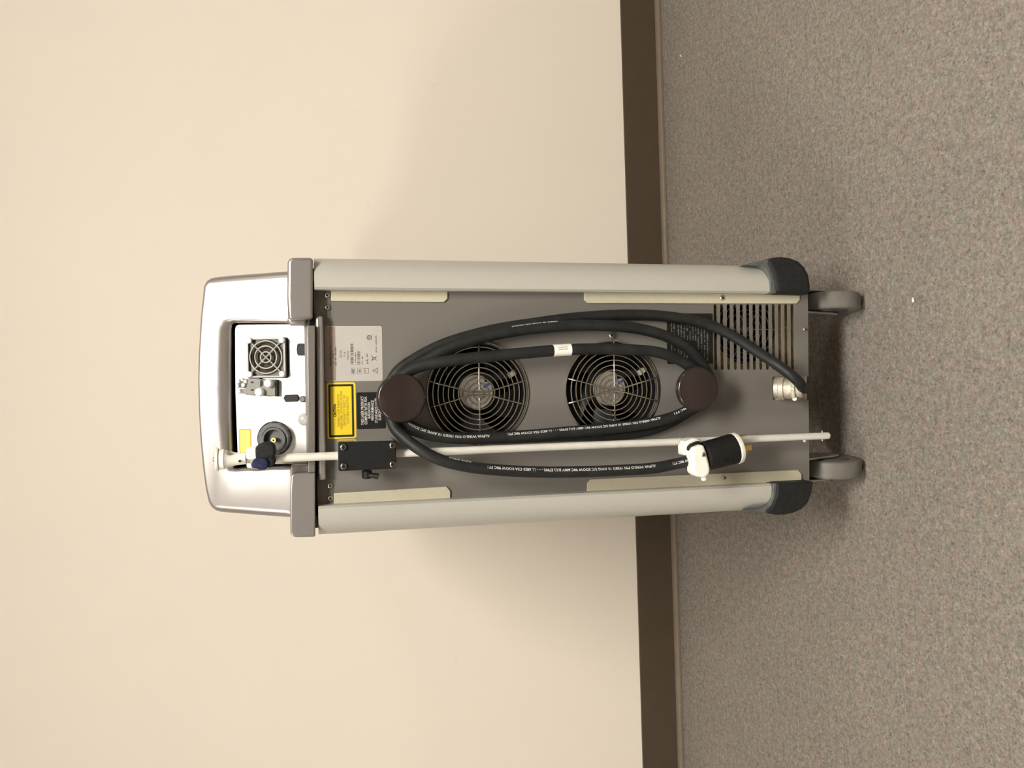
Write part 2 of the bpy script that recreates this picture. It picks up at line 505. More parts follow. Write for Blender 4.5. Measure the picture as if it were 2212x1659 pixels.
def dashes(mb, pl, a0, a1, b, h, c, rnd, gap=0.35):
    """an unreadable line of small print: broken little strokes"""
    x = a0
    while x < a1 - h * 0.4:
        wl = h * rnd.uniform(0.35, 0.75)
        if rnd.random() > 0.14:
            k = rnd.random()
            y0, y1 = (b, b + h) if k < 0.55 else (b, b + 0.68 * h)
            t = 0.24 * h
            if x + wl <= a1:
                mb.add([pl.xyz(x, y0, c), pl.xyz(x + t, y0, c), pl.xyz(x + t, y1, c), pl.xyz(x, y1, c)], [(0, 1, 2, 3)])
                yy = rnd.choice((y0, (y0 + y1) / 2 - t / 2, y1 - t))
                mb.add([pl.xyz(x + t, yy, c), pl.xyz(x + wl, yy, c), pl.xyz(x + wl, yy + t, c), pl.xyz(x + t, yy + t, c)], [(0, 1, 2, 3)])
                if rnd.random() < 0.5:
                    mb.add([pl.xyz(x + wl - t, y0, c), pl.xyz(x + wl, y0, c), pl.xyz(x + wl, y1, c), pl.xyz(x + wl - t, y1, c)], [(0, 1, 2, 3)])
        x += wl + h * 0.22
def outline(mb, pl, poly, t, c):
    """thin printed line along a closed polygon"""
    n = len(poly)
    for i in range(n):
        p = Vector(poly[i]); q = Vector(poly[(i + 1) % n])
        d = (q - p)
        if d.length < 1e-7: continue
        d.normalize(); s = Vector((-d.y, d.x)) * t / 2
        p2 = p - d * t / 2; q2 = q + d * t / 2
        mb.add([pl.xyz(*(p2 + s), c), pl.xyz(*(p2 - s), c), pl.xyz(*(q2 - s), c), pl.xyz(*(q2 + s), c)], [(0, 1, 2, 3)])

def spline(pts, step=0.003):
    """centripetal-ish Catmull-Rom through 3d points, sampled evenly"""
    P = [Vector(p) for p in pts]
    P = [P[0] * 2 - P[1]] + P + [P[-1] * 2 - P[-2]]
    out = []
    for i in range(1, len(P) - 2):
        p0, p1, p2, p3 = P[i - 1:i + 3]
        t0 = 0.0; t1 = t0 + max(1e-5, (p1 - p0).length) ** 0.5
        t2 = t1 + max(1e-5, (p2 - p1).length) ** 0.5; t3 = t2 + max(1e-5, (p3 - p2).length) ** 0.5
        k = 24
        for j in range(k):
            t = t1 + (t2 - t1) * j / k
            A1 = p0 * ((t1 - t) / (t1 - t0)) + p1 * ((t - t0) / (t1 - t0))
            A2 = p1 * ((t2 - t) / (t2 - t1)) + p2 * ((t - t1) / (t2 - t1))
            A3 = p2 * ((t3 - t) / (t3 - t2)) + p3 * ((t - t2) / (t3 - t2))
            B1 = A1 * ((t2 - t) / (t2 - t0)) + A2 * ((t - t0) / (t2 - t0))
            B2 = A2 * ((t3 - t) / (t3 - t1)) + A3 * ((t - t1) / (t3 - t1))
            out.append(B1 * ((t2 - t) / (t2 - t1)) + B2 * ((t - t1) / (t2 - t1)))
    out.append(P[-2])
    res = [out[0]]; acc = 0.0
    for i in range(1, len(out)):
        a, b = out[i - 1], out[i]
        L = (b - a).length
        while L > 0 and acc + L >= step:
            f = (step - acc) / L
            a = a + (b - a) * f
            res.append(a); L = (b - a).length; acc = 0.0
        acc += L
    return res

# ================================================================== THE ROOM
RM = Matrix.Rotation(WALL_YAW, 4, 'Z')
RX0, RX1, RY0 = -6.0, 6.4, -7.5
def slab(name, p0, p1, mat, kind='structure'):
    mb = MB().box(p0, p1)
    mb.v = [RM @ v for v in mb.v]
    return tag(mb.build(name, mat, smooth=0), kind=kind)
slab('floor', (RX0, RY0, -0.05), (RX1, WALL_D, 0.0), 'carpet')
slab('wall_back', (RX0, WALL_D, -0.05), (RX1, WALL_D + 0.1, CEIL_Z + 0.05), 'wall')
slab('wall_left', (RX0 - 0.1, RY0, -0.05), (RX0, WALL_D + 0.1, CEIL_Z + 0.05), 'wall')
slab('wall_right', (RX1, RY0, -0.05), (RX1 + 0.1, WALL_D + 0.1, CEIL_Z + 0.05), 'wall')
slab('wall_front', (RX0 - 0.1, RY0 - 0.1, -0.05), (RX1 + 0.1, RY0, CEIL_Z + 0.05), 'wall')
slab('ceiling', (RX0, RY0, CEIL_Z), (RX1, WALL_D, CEIL_Z + 0.05), 'ceil')
# vinyl cove base: upright face, rounded foot, toe lying on the carpet
def run_profile(name, prof, mat):
    mb = MB()
    vs = []
    for X in (RX0, RX1):
        vs += [RM @ Vector((X, WALL_D - d, z)) for d, z in prof]
    n = len(prof)
    mb.add(vs, [(i, (i + 1) % n, n + (i + 1) % n, n + i) for i in range(n)] + [tuple(range(n)), tuple(range(2 * n - 1, n - 1, -1))])
    return tag(mb.build(name, mat, smooth=30), kind='structure')
run_profile('baseboard_back', [(0.0, 0.1045), (0.0025, 0.105), (0.004, 0.1035), (0.0042, 0.0006), (0.0, 0.0006)], 'base')
run_profile('trim_1', [(0.0043, 0.0128), (0.0090, 0.0118), (0.0128, 0.0090), (0.0150, 0.0050), (0.0155, 0.0008), (0.0043, 0.0008)], 'toe')

# ceiling troffers (lamps of the room above the picture, plus one added behind as fill)
for i, (lx, ly, st) in enumerate(LAMPS):
    e = bpy.data.objects.new('ceiling_light', None)
    COL.objects.link(e)
    e.matrix_world = RM @ Matrix.Translation(Vector((lx, ly, CEIL_Z)))
    where = ['left of the cart', 'almost straight above the camera', 'right of the cart', 'far behind the camera, added as fill light'][i]
    tag(e, 'white rectangular ceiling troffer ' + where, 'ceiling light', 'ceiling troffers')
    ORG[e.name] = Vector()
    hw, hl = 0.60, 0.30
    fr = MB()
    fr.box((-hw, -hl, -0.02), (-hw + 0.03, hl, -0.001)).box((hw - 0.03, -hl, -0.02), (hw, hl, -0.001))
    fr.box((-hw + 0.03, -hl, -0.02), (hw - 0.03, -hl + 0.03, -0.001)).box((-hw + 0.03, hl - 0.03, -0.02), (hw - 0.03, hl, -0.001))
    fr.build('frame', 'frame', e, smooth=0)
    MB().box((-hw + 0.031, -hl + 0.031, -0.012), (hw - 0.031, hl - 0.031, -0.004)).build('diffuser', emit_material('lamp_diffuser', st), e, smooth=0)

# ================================================================== THE CART
cart = thing('laser_cart', (0, 0, 0), 'silver and grey wheeled laser console standing against the beige wall', 'medical device')
def P(x, y, c=0.0): return PN.px(x, y, c)

# --- key lines of the rear face
zb = P(1748, 1000).z                              # lower edge of the rear panel
zt = P(676, 850).z
xr = P(1200, 631).x; xl = P(1200, 1068).x         # panel under the rails
# rails: outer and inner edges at their front depth
RC = 0.022
ro = P(690, 556, RC - 0.02).x; ri = (P(690, 625, RC).x + P(1640, 633, RC).x) / 2
lo = P(690, 1158, RC - 0.02).x; li = (P(690, 1095, RC).x + P(1640, 1046, RC).x) / 2
ro = (ro + P(1600, 571, RC - 0.02).x) / 2; lo = (lo + P(1600, 1105, RC - 0.02).x) / 2
z_rail_top = P(683, 850, RC).z
z_rail_bot = P(1665, 850, RC).z

# --- rear panel with fan openings, slots and cord-gland notch
f1 = PN.ab(1033, 850); f2 = PN.ab(1323, 842.5)
FR = PN.r(1033, 850, 108)
slot_x = [1545.7, 1559.9, 1574.2, 1588.6, 1602.4, 1616.3, 1629.8, 1643.6, 1657.9, 1671.6, 1685.0, 1698.5, 1712.0]
holes = [circ(f1[0], f1[1], FR, 56), circ(f2[0], f2[1], FR, 56)]
for sx in slot_x:
    a0 = PN.ab(sx, 657.2); a1 = PN.ab(sx, 799.0)
    hw = abs(PN.ab(sx - 3.7, 720)[1] - PN.ab(sx + 3.7, 720)[1]) / 2
    bb = (a0[1] + a1[1]) / 2
    holes.append(rrect(a1[0], a0[0], bb - hw, bb + hw, hw * 0.98, 4))
outer = [(xl - 0.008, zb), (PN.ab(1746, 864)[0], zb), (PN.ab(1669, 864)[0], PN.ab(1669, 864)[1]),
         (PN.ab(1669, 813)[0], PN.ab(1669, 864)[1]), (PN.ab(1746, 813)[0], zb), (xr + 0.008, zb), (xr + 0.008, zt), (xl - 0.008, zt)]
MB().plate(PN, outer, holes, -0.002, 0.0).build('rear_panel', 'panel', cart, smooth=30)

# --- chassis behind the panel (sides, top, bottom), open to the dark inside
DEPTH = 0.66
mb = MB()
mb.box((xl - 0.030, 0.004, zb + 0.004), (xl - 0.012, DEPTH, zt + 0.01))
mb.box((xr + 0.012, 0.004, zb + 0.004), (xr + 0.030, DEPTH, zt + 0.01))
mb.box((xl - 0.012, DEPTH - 0.01, zb + 0.004), (xr + 0.012, DEPTH, zt + 0.01))
mb.box((xl - 0.012, 0.004, zb + 0.004), (xr + 0.012, DEPTH - 0.01, zb + 0.010))
mb.box((xl - 0.012, 0.004, zt), (xr + 0.012, DEPTH - 0.01, zt + 0.01))
mb.build('chassis', 'body', cart, smooth=0)
mb = MB().box((xl - 0.010, 0.115, zb + 0.012), (xr + 0.010, 0.12, zt - 0.002))
mb.build('inner_bulkhead', 'void', cart, smooth=0)

# --- side rails: rounded aluminium profile, swept straight down
def rail(x_in, x_out, s):
    r = 0.034
    pr = [(x_in, 0.004), (x_in, -RC + 0.003), (x_in + s * 0.003, -RC)]
    cx, cy = x_out - s * r, -RC + r
    for i in range(9):
        a = R(90 * i / 8)
        pr.append((cx + s * r * math.sin(a) , cy - r * math.cos(a)))
    pr += [(x_out, 0.075), (x_out - s * 0.012, 0.085), (x_out - s * 0.02, 0.085), (x_out - s * 0.02, 0.004)]
    mb = MB()
    n = len(pr)
    vs = [Vector((x, y, z_rail_bot)) for x, y in pr] + [Vector((x, y, z_rail_top)) for x, y in pr]
    fs = [(i, (i + 1) % n, n + (i + 1) % n, n + i) for i in range(n)] + [tuple(range(n)), tuple(range(2 * n - 1, n - 1, -1))]
    mb.add(vs, fs)
    return mb.build('side_rail', 'rail', cart, smooth=40)
rail(ri, ro, 1); rail(li, lo, -1)

# --- cream trim strips beside the rails, ends clipped
def strip(pts):
    MB().prism(PN, PN.poly(pts, 0.003), 0.0002, 0.003).build('trim_strip', 'cream', cart, bevel=0.0006, seg=1)
strip([(715, 624), (715, 650), (959, 653), (967, 645), (967, 624)])
strip([(1262, 628), (1262, 648), (1270, 655), (1721, 656), (1728, 648), (1728, 630)])
strip([(721, 1066), (721, 1100), (973, 1090), (973, 1060), (964, 1051)])
strip([(1276, 1036), (1269, 1044), (1268, 1070), (1732, 1050), (1732, 1024), (1724, 1015)])

# --- corner bumpers
def bumper(body, lip):
    MB().prism(PN, PN.poly(body, 0.026), -0.075, 0.027).build('bumper', 'bumper', cart, bevel=0.007, seg=3)
    b = [o for o in COL.objects if o.parent == cart and o.name.startswith('bumper')][-1]
    MB().prism(PN, PN.poly(lip, 0.024), -0.02, 0.0235).build('bumper_lip', 'bumper_lip', b, bevel=0.002, seg=2)
bumper([(1655, 563), (1672, 556), (1690, 554), (1708, 556), (1726, 563), (1740, 576), (1748, 592), (1752, 612), (1753, 636), (1676, 634), (1674, 615), (1668, 590)],
       [(1610, 571), (1632, 567), (1655, 561), (1672, 560), (1678, 600), (1678, 634), (1664, 633), (1663, 606), (1656, 584), (1645, 574)])
bumper([(1660, 1109), (1680, 1113), (1697, 1112), (1715, 1108), (1733, 1099), (1746, 1085), (1753, 1066), (1758, 1040), (1679, 1044), (1677, 1070), (1669, 1092), (1654, 1106)],
       [(1615, 1105), (1640, 1107), (1662, 1111), (1676, 1110), (1684, 1080), (1684, 1044), (1670, 1045), (1669, 1072), (1662, 1090), (1648, 1099)])

# --- casters
def wheel_profile(r, w):
    return [(-w / 2, r * 0.30), (-w / 2, r * 0.72), (-w / 2, r * 0.94), (-w / 2 + 0.0012, r * 0.975), (-w / 2 + 0.0035, r * 0.996), (-w / 2 + 0.006, r), (w / 2 - 0.006, r),
            (w / 2 - 0.0035, r * 0.996), (w / 2 - 0.0012, r * 0.975), (w / 2, r * 0.94), (w / 2, r * 0.72), (w / 2, r * 0.30)]
def caster(cx, cy, rz):
    r, wd = 0.050, 0.028
    f = Matrix.Translation(Vector((cx, cy, 0))) @ Matrix.Rotation(R(rz), 4, 'Z')
    fk = MB()
    for s in (-1, 1):
        x = s * (wd / 2 + 0.004)
        pr = [(-0.034, zb - 0.004), (0.030, zb - 0.004), (0.020, 0.060), (0.010, 0.038), (-0.006, 0.036), (-0.014, 0.050)]
        n = len(pr)
        vs = [Vector((x - 0.0018, a, b)) for a, b in pr] + [Vector((x + 0.0018, a, b)) for a, b in pr]
        fk.add(vs, [tuple(range(n)), tuple(range(2 * n - 1, n - 1, -1))] + [(i, (i + 1) % n, n + (i + 1) % n, n + i) for i in range(n)])
    fk.box((-wd / 2 - 0.0058, -0.034, zb - 0.010), (wd / 2 + 0.0058, 0.030, zb - 0.004))
    fk.lathe((0, 0.0, zb - 0.004), (0, 0, 1), [(0, 0.018), (0.008, 0.018)], 20)
    fk.v = [f @ v for v in fk.v]
    h = fk.build('caster', 'fork', cart, bevel=0.0012, seg=2)
    wb = MB().lathe((-wd * 0, 0, r), (1, 0, 0), wheel_profile(r, wd), 40)
    wb.v = [f @ v for v in wb.v]
    wo = wb.build('wheel', 'wheel', h, smooth=40)
    hb = MB().lathe((0, 0, r), (1, 0, 0), [(-wd / 2 - 0.0012, 0.028), (-wd / 2 - 0.0012, 0.030), (wd / 2 + 0.0012, 0.030), (wd / 2 + 0.0012, 0.028)], 28)
    hb.v = [f @ v for v in hb.v]
    hb.build('hub_cap', 'wheelside', h, smooth=40)
    return h
def floor_pt(x, y):
    d = loc_ray(x, y); t = -EYE.z / d.z
    return EYE + d * t
pr_ = floor_pt(1863, 654); pl_ = floor_pt(1862, 1006)
caster(pr_.x, 0.060, 4); caster(pl_.x, 0.060, -4)
caster(pr_.x, DEPTH - 0.07, 10); caster(pl_.x, DEPTH - 0.07, -25)
# caster mounting plates under the panel edge
for (y0, y1) in ((655, 695), (985, 1036)):
    a = P(1748, y0, -0.004); b = P(1748, y1, -0.004)
    MB().box((b.x, 0.006, zb - 0.004), (a.x, 0.12, zb + 0.004)).build('caster_plate', 'panel', cart, smooth=0)

# --- collar shoulders of the head
SHC = 0.024
MB().prism(PN, PN.poly([(676, 556), (676, 689), (626, 691), (622, 685), (620, 640), (621, 566), (625, 559), (632, 556)], SHC), -0.34, SHC).build('collar_shoulder', 'silver', cart, bevel=0.0065, seg=4)
MB().prism(PN, PN.poly([(681, 1160), (681, 1021), (634, 1023), (629, 1028), (627, 1060), (627, 1152), (631, 1159), (640, 1161)], SHC), -0.34, SHC).build('collar_shoulder', 'silver', cart, bevel=0.0065, seg=4)
# inner cheeks between shoulders and connector panel
MB().prism(PN, PN.poly([(662, 684), (662, 702), (628, 702), (621, 697), (620, 684)], 0.008), -0.05, 0.008).build('collar_cheek', 'silver', cart, bevel=0.004, seg=3)
MB().prism(PN, PN.poly([(666, 1030), (666, 1003), (632, 1004), (627, 1010), (627, 1030)], 0.008), -0.05, 0.008).build('collar_cheek', 'silver', cart, bevel=0.004, seg=3)

# --- head housing: a portal with rounded edges, leaning back
U = [(640, 582), (560, 588), (500, 592.5), (464, 596), (451, 599), (442, 606), (437.5, 618), (432, 680), (427.5, 760), (426, 820), (427.5, 890),
     (431, 950), (436, 1010), (442, 1058), (448, 1086), (453, 1097), (461, 1105), (472, 1109), (520, 1113), (570, 1117), (642, 1122),
     (642, 1009), (560, 1012), (508, 1015), (499, 1012), (495, 1002), (491, 900), (490, 800), (491, 712), (494, 701), (502, 696), (560, 696), (640, 697)]
# edge radius at each outline point (metres): broad on the outer sides and under the brow, tight on top and along the inner legs
UR = [13, 13, 13, 12.5, 11, 8.5, 6, 4.5, 4, 4, 4, 4, 4.5, 5, 6, 8, 10.5, 12.5, 13, 13, 13, 4, 4, 5, 8, 12, 15, 15, 14, 11, 6, 4, 4]
ab0 = HD.poly(U)
abd, rad = [], []
for i_ in range(len(ab0)):                       # densify the outline
    a_, b_ = Vector(ab0[i_]), Vector(ab0[(i_ + 1) % len(ab0)])
    k_ = max(1, int((b_ - a_).length / 0.012))
    for q_ in range(k_):
        f_ = q_ / k_
        abd.append(a_.lerp(b_, f_)); rad.append(0.001 * (UR[i_] * (1 - f_) + UR[(i_ + 1) % len(UR)] * f_))
n = len(abd)
cw = sum(abd[i_].x * abd[(i_ + 1) % n].y - abd[(i_ + 1) % n].x * abd[i_].y for i_ in range(n)) < 0
nor = []
for i_ in range(n):
    d1 = (abd[i_] - abd[i_ - 1]).normalized(); d2 = (abd[(i_ + 1) % n] - abd[i_]).normalized()
    p1 = Vector((-d1.y, d1.x)); p2 = Vector((-d2.y, d2.x))
    v_ = (p1 + p2); v_ = v_ / max(1.0, v_.length_squared / 2)      # mitre, limited
    nor.append(-v_ if cw else v_)
mb = MB()
KS = 7
vs_ = [Vector((HD.xyz(p.x, p.y).x * 0.985, 0.31, HD.xyz(p.x, p.y).z)) for p in abd]
flat_leg = [i_ for i_ in range(n)]
for k_ in range(KS):
    t_ = math.pi / 2 * k_ / (KS - 1)
    for i_ in range(n):
        p = abd[i_] + nor[i_] * rad[i_] * (1 - math.cos(t_))
        vs_.append(HD.xyz(p.x, p.y, -rad[i_] * (1 - math.sin(t_))))
fs_ = []
for k_ in range(KS):
    for i_ in range(n):
        j_ = (i_ + 1) % n
        fs_.append((k_ * n + i_, k_ * n + j_, (k_ + 1) * n + j_, (k_ + 1) * n + i_))
cap = [Vector((abd[i_].x + nor[i_].x * rad[i_], abd[i_].y + nor[i_].y * rad[i_], 0)) for i_ in range(n)]
for t3 in tessellate_polygon([cap]):
    fs_.append(tuple(KS * n + q_ for q_ in t3))
    fs_.append(tuple(q_ for q_ in t3[::-1]))
mb.add(vs_, fs_)
head = mb.build('head_housing', 'silver', cart, smooth=42)
# dark inside of the recess
a0 = HD.px(470, 700); a1 = HD.px(655, 1012)
MB().box((a1.x - 0.004, 0.10, a1.z - 0.02), (a0.x + 0.004, 0.105, a0.z + 0.012)).build('recess_back', 'void', cart, smooth=0)

# --- sills below the recess
MB().prism(PN, PN.poly([(663, 703), (681, 703), (681, 1021), (665, 1021)], 0.022), -0.03, 0.022).build('recess_sill', 'sill', cart, bevel=0.0014, seg=2)
MB().prism(PN, pxrect(PN, 684.5, 701, 682, 1038, 0.015, 0.003), 0.0, 0.015).build('lower_sill', 'silver', cart, bevel=0.0028, seg=3)
# dark gap under the collar
MB().box((xl - 0.012, -0.004, P(682, 850, 0).z), (xr + 0.012, 0.003, P(672, 850, 0).z)).build('collar_gap', 'void', cart, smooth=0)

# --- connector panel
cpo = CP.poly([(662, 699), (515, 701), (509, 704), (507, 712), (508, 850), (513, 990), (516, 999), (522, 1003), (664, 1003)])
MB().prism(CP, cpo, -0.002, 0.0).build('connector_panel', 'conn', cart, bevel=0.0012, seg=2)

# small square fan on the connector panel
def cpr(x, y, rp): return CP.r(x, y, rp)
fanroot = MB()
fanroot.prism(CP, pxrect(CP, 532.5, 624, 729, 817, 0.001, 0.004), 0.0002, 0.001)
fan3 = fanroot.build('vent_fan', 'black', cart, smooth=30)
c3 = CP.ab(574, 771.5, 0.008)
sq = pxrect(CP, 533, 616, 729.5, 815.5, 0.008, 0.0035)
r35 = cpr(574, 771, 35.5)
MB().plate(CP, sq, [circ(c3[0], c3[1], r35 * 1.08, 40)], 0.001, 0.004).build('fan_frame', 'darkgrey', fan3)
MB().prism(CP, circ(c3[0], c3[1], r35 * 1.07, 40), 0.0012, 0.0018).build('fan_filter', 'mesh', fan3)
g = MB()
for rp in (35, 24, 11.5):
    g.ring(CP.xyz(c3[0], c3[1], 0.0075), CP.n, cpr(574, 771, rp), 0.0010, 44, 6)
for k in range(4):
    a = R(45 + 90 * k)
    g.tube([CP.xyz(c3[0] + 0.0 * math.cos(a), c3[1], 0.0072), CP.xyz(c3[0] + r35 * 1.3 * math.cos(a), c3[1] + r35 * 1.3 * math.sin(a), 0.0072)], 0.0010, 6)
xs = [p[0] for p in sq]; ys = [p[1] for p in sq]
fx0, fx1, fy0, fy1 = min(xs), max(xs), min(ys), max(ys)
inn = 0.0022
g.plate(CP, sq, [rrect(fx0 + inn, fx1 - inn, fy0 + inn, fy1 - inn, 0.002)], 0.005, 0.0085)
g.build('fan_guard', 'guard', fan3, smooth=40)
capm = MB().lathe((0, 0, 0), CP.n, [(0, 0.0042), (0.0025, 0.0042), (0.0034, 0.0036), (0.0036, 0.0012)], 18)
k0 = None
for (x, y) in ((538.5, 735.8), (609, 735), (540, 808.5), (610, 807.5)):
    q = CP.px(x, y, 0.009)
    if k0 is None:
        k0 = MB().lathe(q, CP.n, [(0, 0.0040), (0.0022, 0.0040), (0.0032, 0.0033), (0.0034, 0.0012)], 18).build('fan_screw_cap', 'white', fan3, smooth=40); q0 = q
    else:
        put(k0, fan3, q - q0 + ORG[fan3.name])

# hose coupling block with two white caps
cb = MB().prism(CP, CP.poly([(542, 817), (566, 817), (566, 819), (600, 820), (600, 855), (537, 853), (530, 846), (528, 840), (538, 838)]), 0.0, 0.010).build('coupling_block', 'greyplastic', cart, bevel=0.0008, seg=1)
MB().prism(CP, CP.poly([(600, 821), (602.5, 821), (602.5, 856), (600, 856)]), 0.0, 0.009).build('block_end', 'black', cb)
for (x, y) in ((582.5, 828), (563, 847)):
    MB().lathe(CP.px(x, y, 0.010), CP.n, [(0, 0.0056), (0.007, 0.0056), (0.0085, 0.0045), (0.0088, 0.0012)], 22).build('coupling_cap', 'white', cb, smooth=40)
for (x, y) in ((545, 826), (545, 842.5)):
    MB().prism(CP, pxrect(CP, x - 3, x + 3, y - 1.8, y + 1.8, 0.010, 0.0005), 0.0098, 0.0104).build('coupling_port', 'black', cb, smooth=0)
MB().prism(CP, CP.poly([(563, 822), (566, 821), (568, 828), (565, 835), (562, 834)], 0.010), 0.0098, 0.0112).build('coupling_latch', 'black', cb, smooth=0)
mb = MB()
for (x, y, r, h) in ((520, 824, 0.0032, 0.009), (526, 821, 0.0028, 0.006), (519, 833, 0.0030, 0.010), (521, 845, 0.0034, 0.008), (529, 832, 0.004, 0.007), (533, 824, 0.0036, 0.006)):
    mb.lathe(CP.px(x, y, 0.001), CP.n, [(0, r), (h * 0.7, r), (h, r * 0.6)], 12)
mb.build('coupling_clip', 'clear', cb, smooth=40)

# blank connector plates
MB().prism(CP, CP.poly([(643, 745), (645, 742), (660, 742), (660, 768), (645, 768), (643, 764), (642, 755)]), 0.0, 0.003).build('serial_port', 'black', cart, bevel=0.0006, seg=1)
MB().prism(CP, CP.poly([(613.5, 860), (617, 853), (643, 852), (646, 858), (646, 862), (643, 867), (618, 868)]), 0.0, 0.003).build('serial_port', 'black', cart, bevel=0.0006, seg=1)
MB().lathe(CP.px(655, 862, 0.0), CP.n, [(0, 0.0044), (0.003, 0.0044), (0.0042, 0.003)], 18).build('fuse_cap', 'mauve', cart, smooth=40)
MB().lathe(CP.px(657, 906, 0.0), CP.n, [(0, 0.0085), (0.002, 0.008), (0.004, 0.006), (0.0048, 0.002)], 24).build('bump_stop', 'clear', cart, smooth=50)

# round fibre socket
so = CP.px(594, 947, 0.0)
sr = cpr(594, 947, 37)
sock = MB().lathe(so, CP.n, [(0, sr), (0.004, sr), (0.005, sr * 0.96)], 40).build('fibre_socket', 'black', cart, smooth=40)
nutc = CP.ab(590.5, 947.5, 0.012)
MB().plate(CP, circ(nutc[0], nutc[1], sr * 0.93, 12, 0.2), [circ(nutc[0], nutc[1], sr * 0.66, 32)], 0.004, 0.013).build('socket_nut', 'darkgrey', sock, bevel=0.0012, seg=2)
cpc = CP.ab(594, 949, 0.010)
MB().plate(CP, circ(cpc[0], cpc[1], sr * 0.70, 36), [circ(cpc[0], cpc[1], sr * 0.58, 36)], 0.003, 0.016).build('socket_ring', 'darkgrey', sock, bevel=0.0008, seg=2)
MB().prism(CP, circ(cpc[0] , cpc[1], sr * 0.57, 32), 0.004, 0.0062).build('socket_face', 'darkgrey', sock)
q = CP.px(590.5, 951, 0.0)
mb = MB().plate(CP, circ(*CP.ab(590.5, 951, 0.016), 0.0033, 20), [circ(*CP.ab(590.5, 951, 0.016), 0.0013, 14)], 0.005, 0.016)
mb.build('socket_pin', 'brass', sock, smooth=40)

# pale yellow label on the connector panel
lb = MB().prism(CP, pxrect(CP, 517, 543, 926.5, 979, 0.0, 0.002), 0.0, 0.0004).build('warning_label', 'orange', cart, smooth=0)
MB().prism(CP, pxrect(CP, 519.5, 540.5, 929, 977, 0.0, 0.0015), 0.0004, 0.0006).build('label_face', 'yellow2', lb, smooth=0)

# --- screws: one socket-head button screw mesh, copied
def screw_mesh(r, mat='steel'):
    mb = MB().lathe((0, 0, 0), (0, -1, 0), [(0, r), (r * 0.35, r), (r * 0.6, r * 0.8), (r * 0.68, r * 0.45)], 16)
    return mb
scr = {}
def screw(x, y, r, c=0.0, name='screw', parent=None, mat='steel'):
    parent = parent or cart
    key = (round(r, 5), parent.name)
    pos = PN.px(x, y, c)
    if key not in scr:
        o = screw_mesh(r).build(name, mat, parent, smooth=40, org=Vector())
        ORG[o.name] = ORG.get(parent.name, Vector())
        o.location = pos - ORG.get(parent.name, Vector())
        d = MB().lathe((0, -r * 0.60, 0), (0, -1, 0), [(0, r * 0.46), (r * 0.12, r * 0.46)], 6)
        d2 = d.build('screw_recess', 'black', o if parent == cart else parent, smooth=30, org=Vector())
        if parent != cart: d2.location = o.location
        scr[key] = (o, d2)
    else:
        o0, d0 = scr[key]
        o = put(o0, parent, pos)
        c2 = d0.copy(); COL.objects.link(c2); c2.parent = o if parent == cart else parent
        if parent != cart: c2.location = o.location
    return o
for (x, y) in ((706.5, 638), (707, 664.5), (713, 1049), (713.5, 1076)):
    screw(x, y, 0.0038, 0.0005)
screw(1320.5, 724.5, 0.0042, 0.003)
screw(1559.5, 643.5, 0.0038, 0.003); screw(1564, 1031, 0.0038, 0.003)
screw(1738.5, 711.5, 0.0036, 0.0); screw(1032, 734.5, 0.0036, 0.001)
# thin plates shaped as the shade cast under the collar shoulders
MB().prism(PN, PN.poly([(676, 625), (676, 690), (712, 690), (713, 651), (714, 625)], 0.0006), 0.0001, 0.0006).build('shoulder_shade', 'panel', cart, smooth=0)
MB().prism(PN, PN.poly([(680, 1035), (716, 1035), (720, 1064), (720, 1096), (682, 1098)], 0.0006), 0.0001, 0.0006).build('shoulder_shade', 'panel', cart, smooth=0)

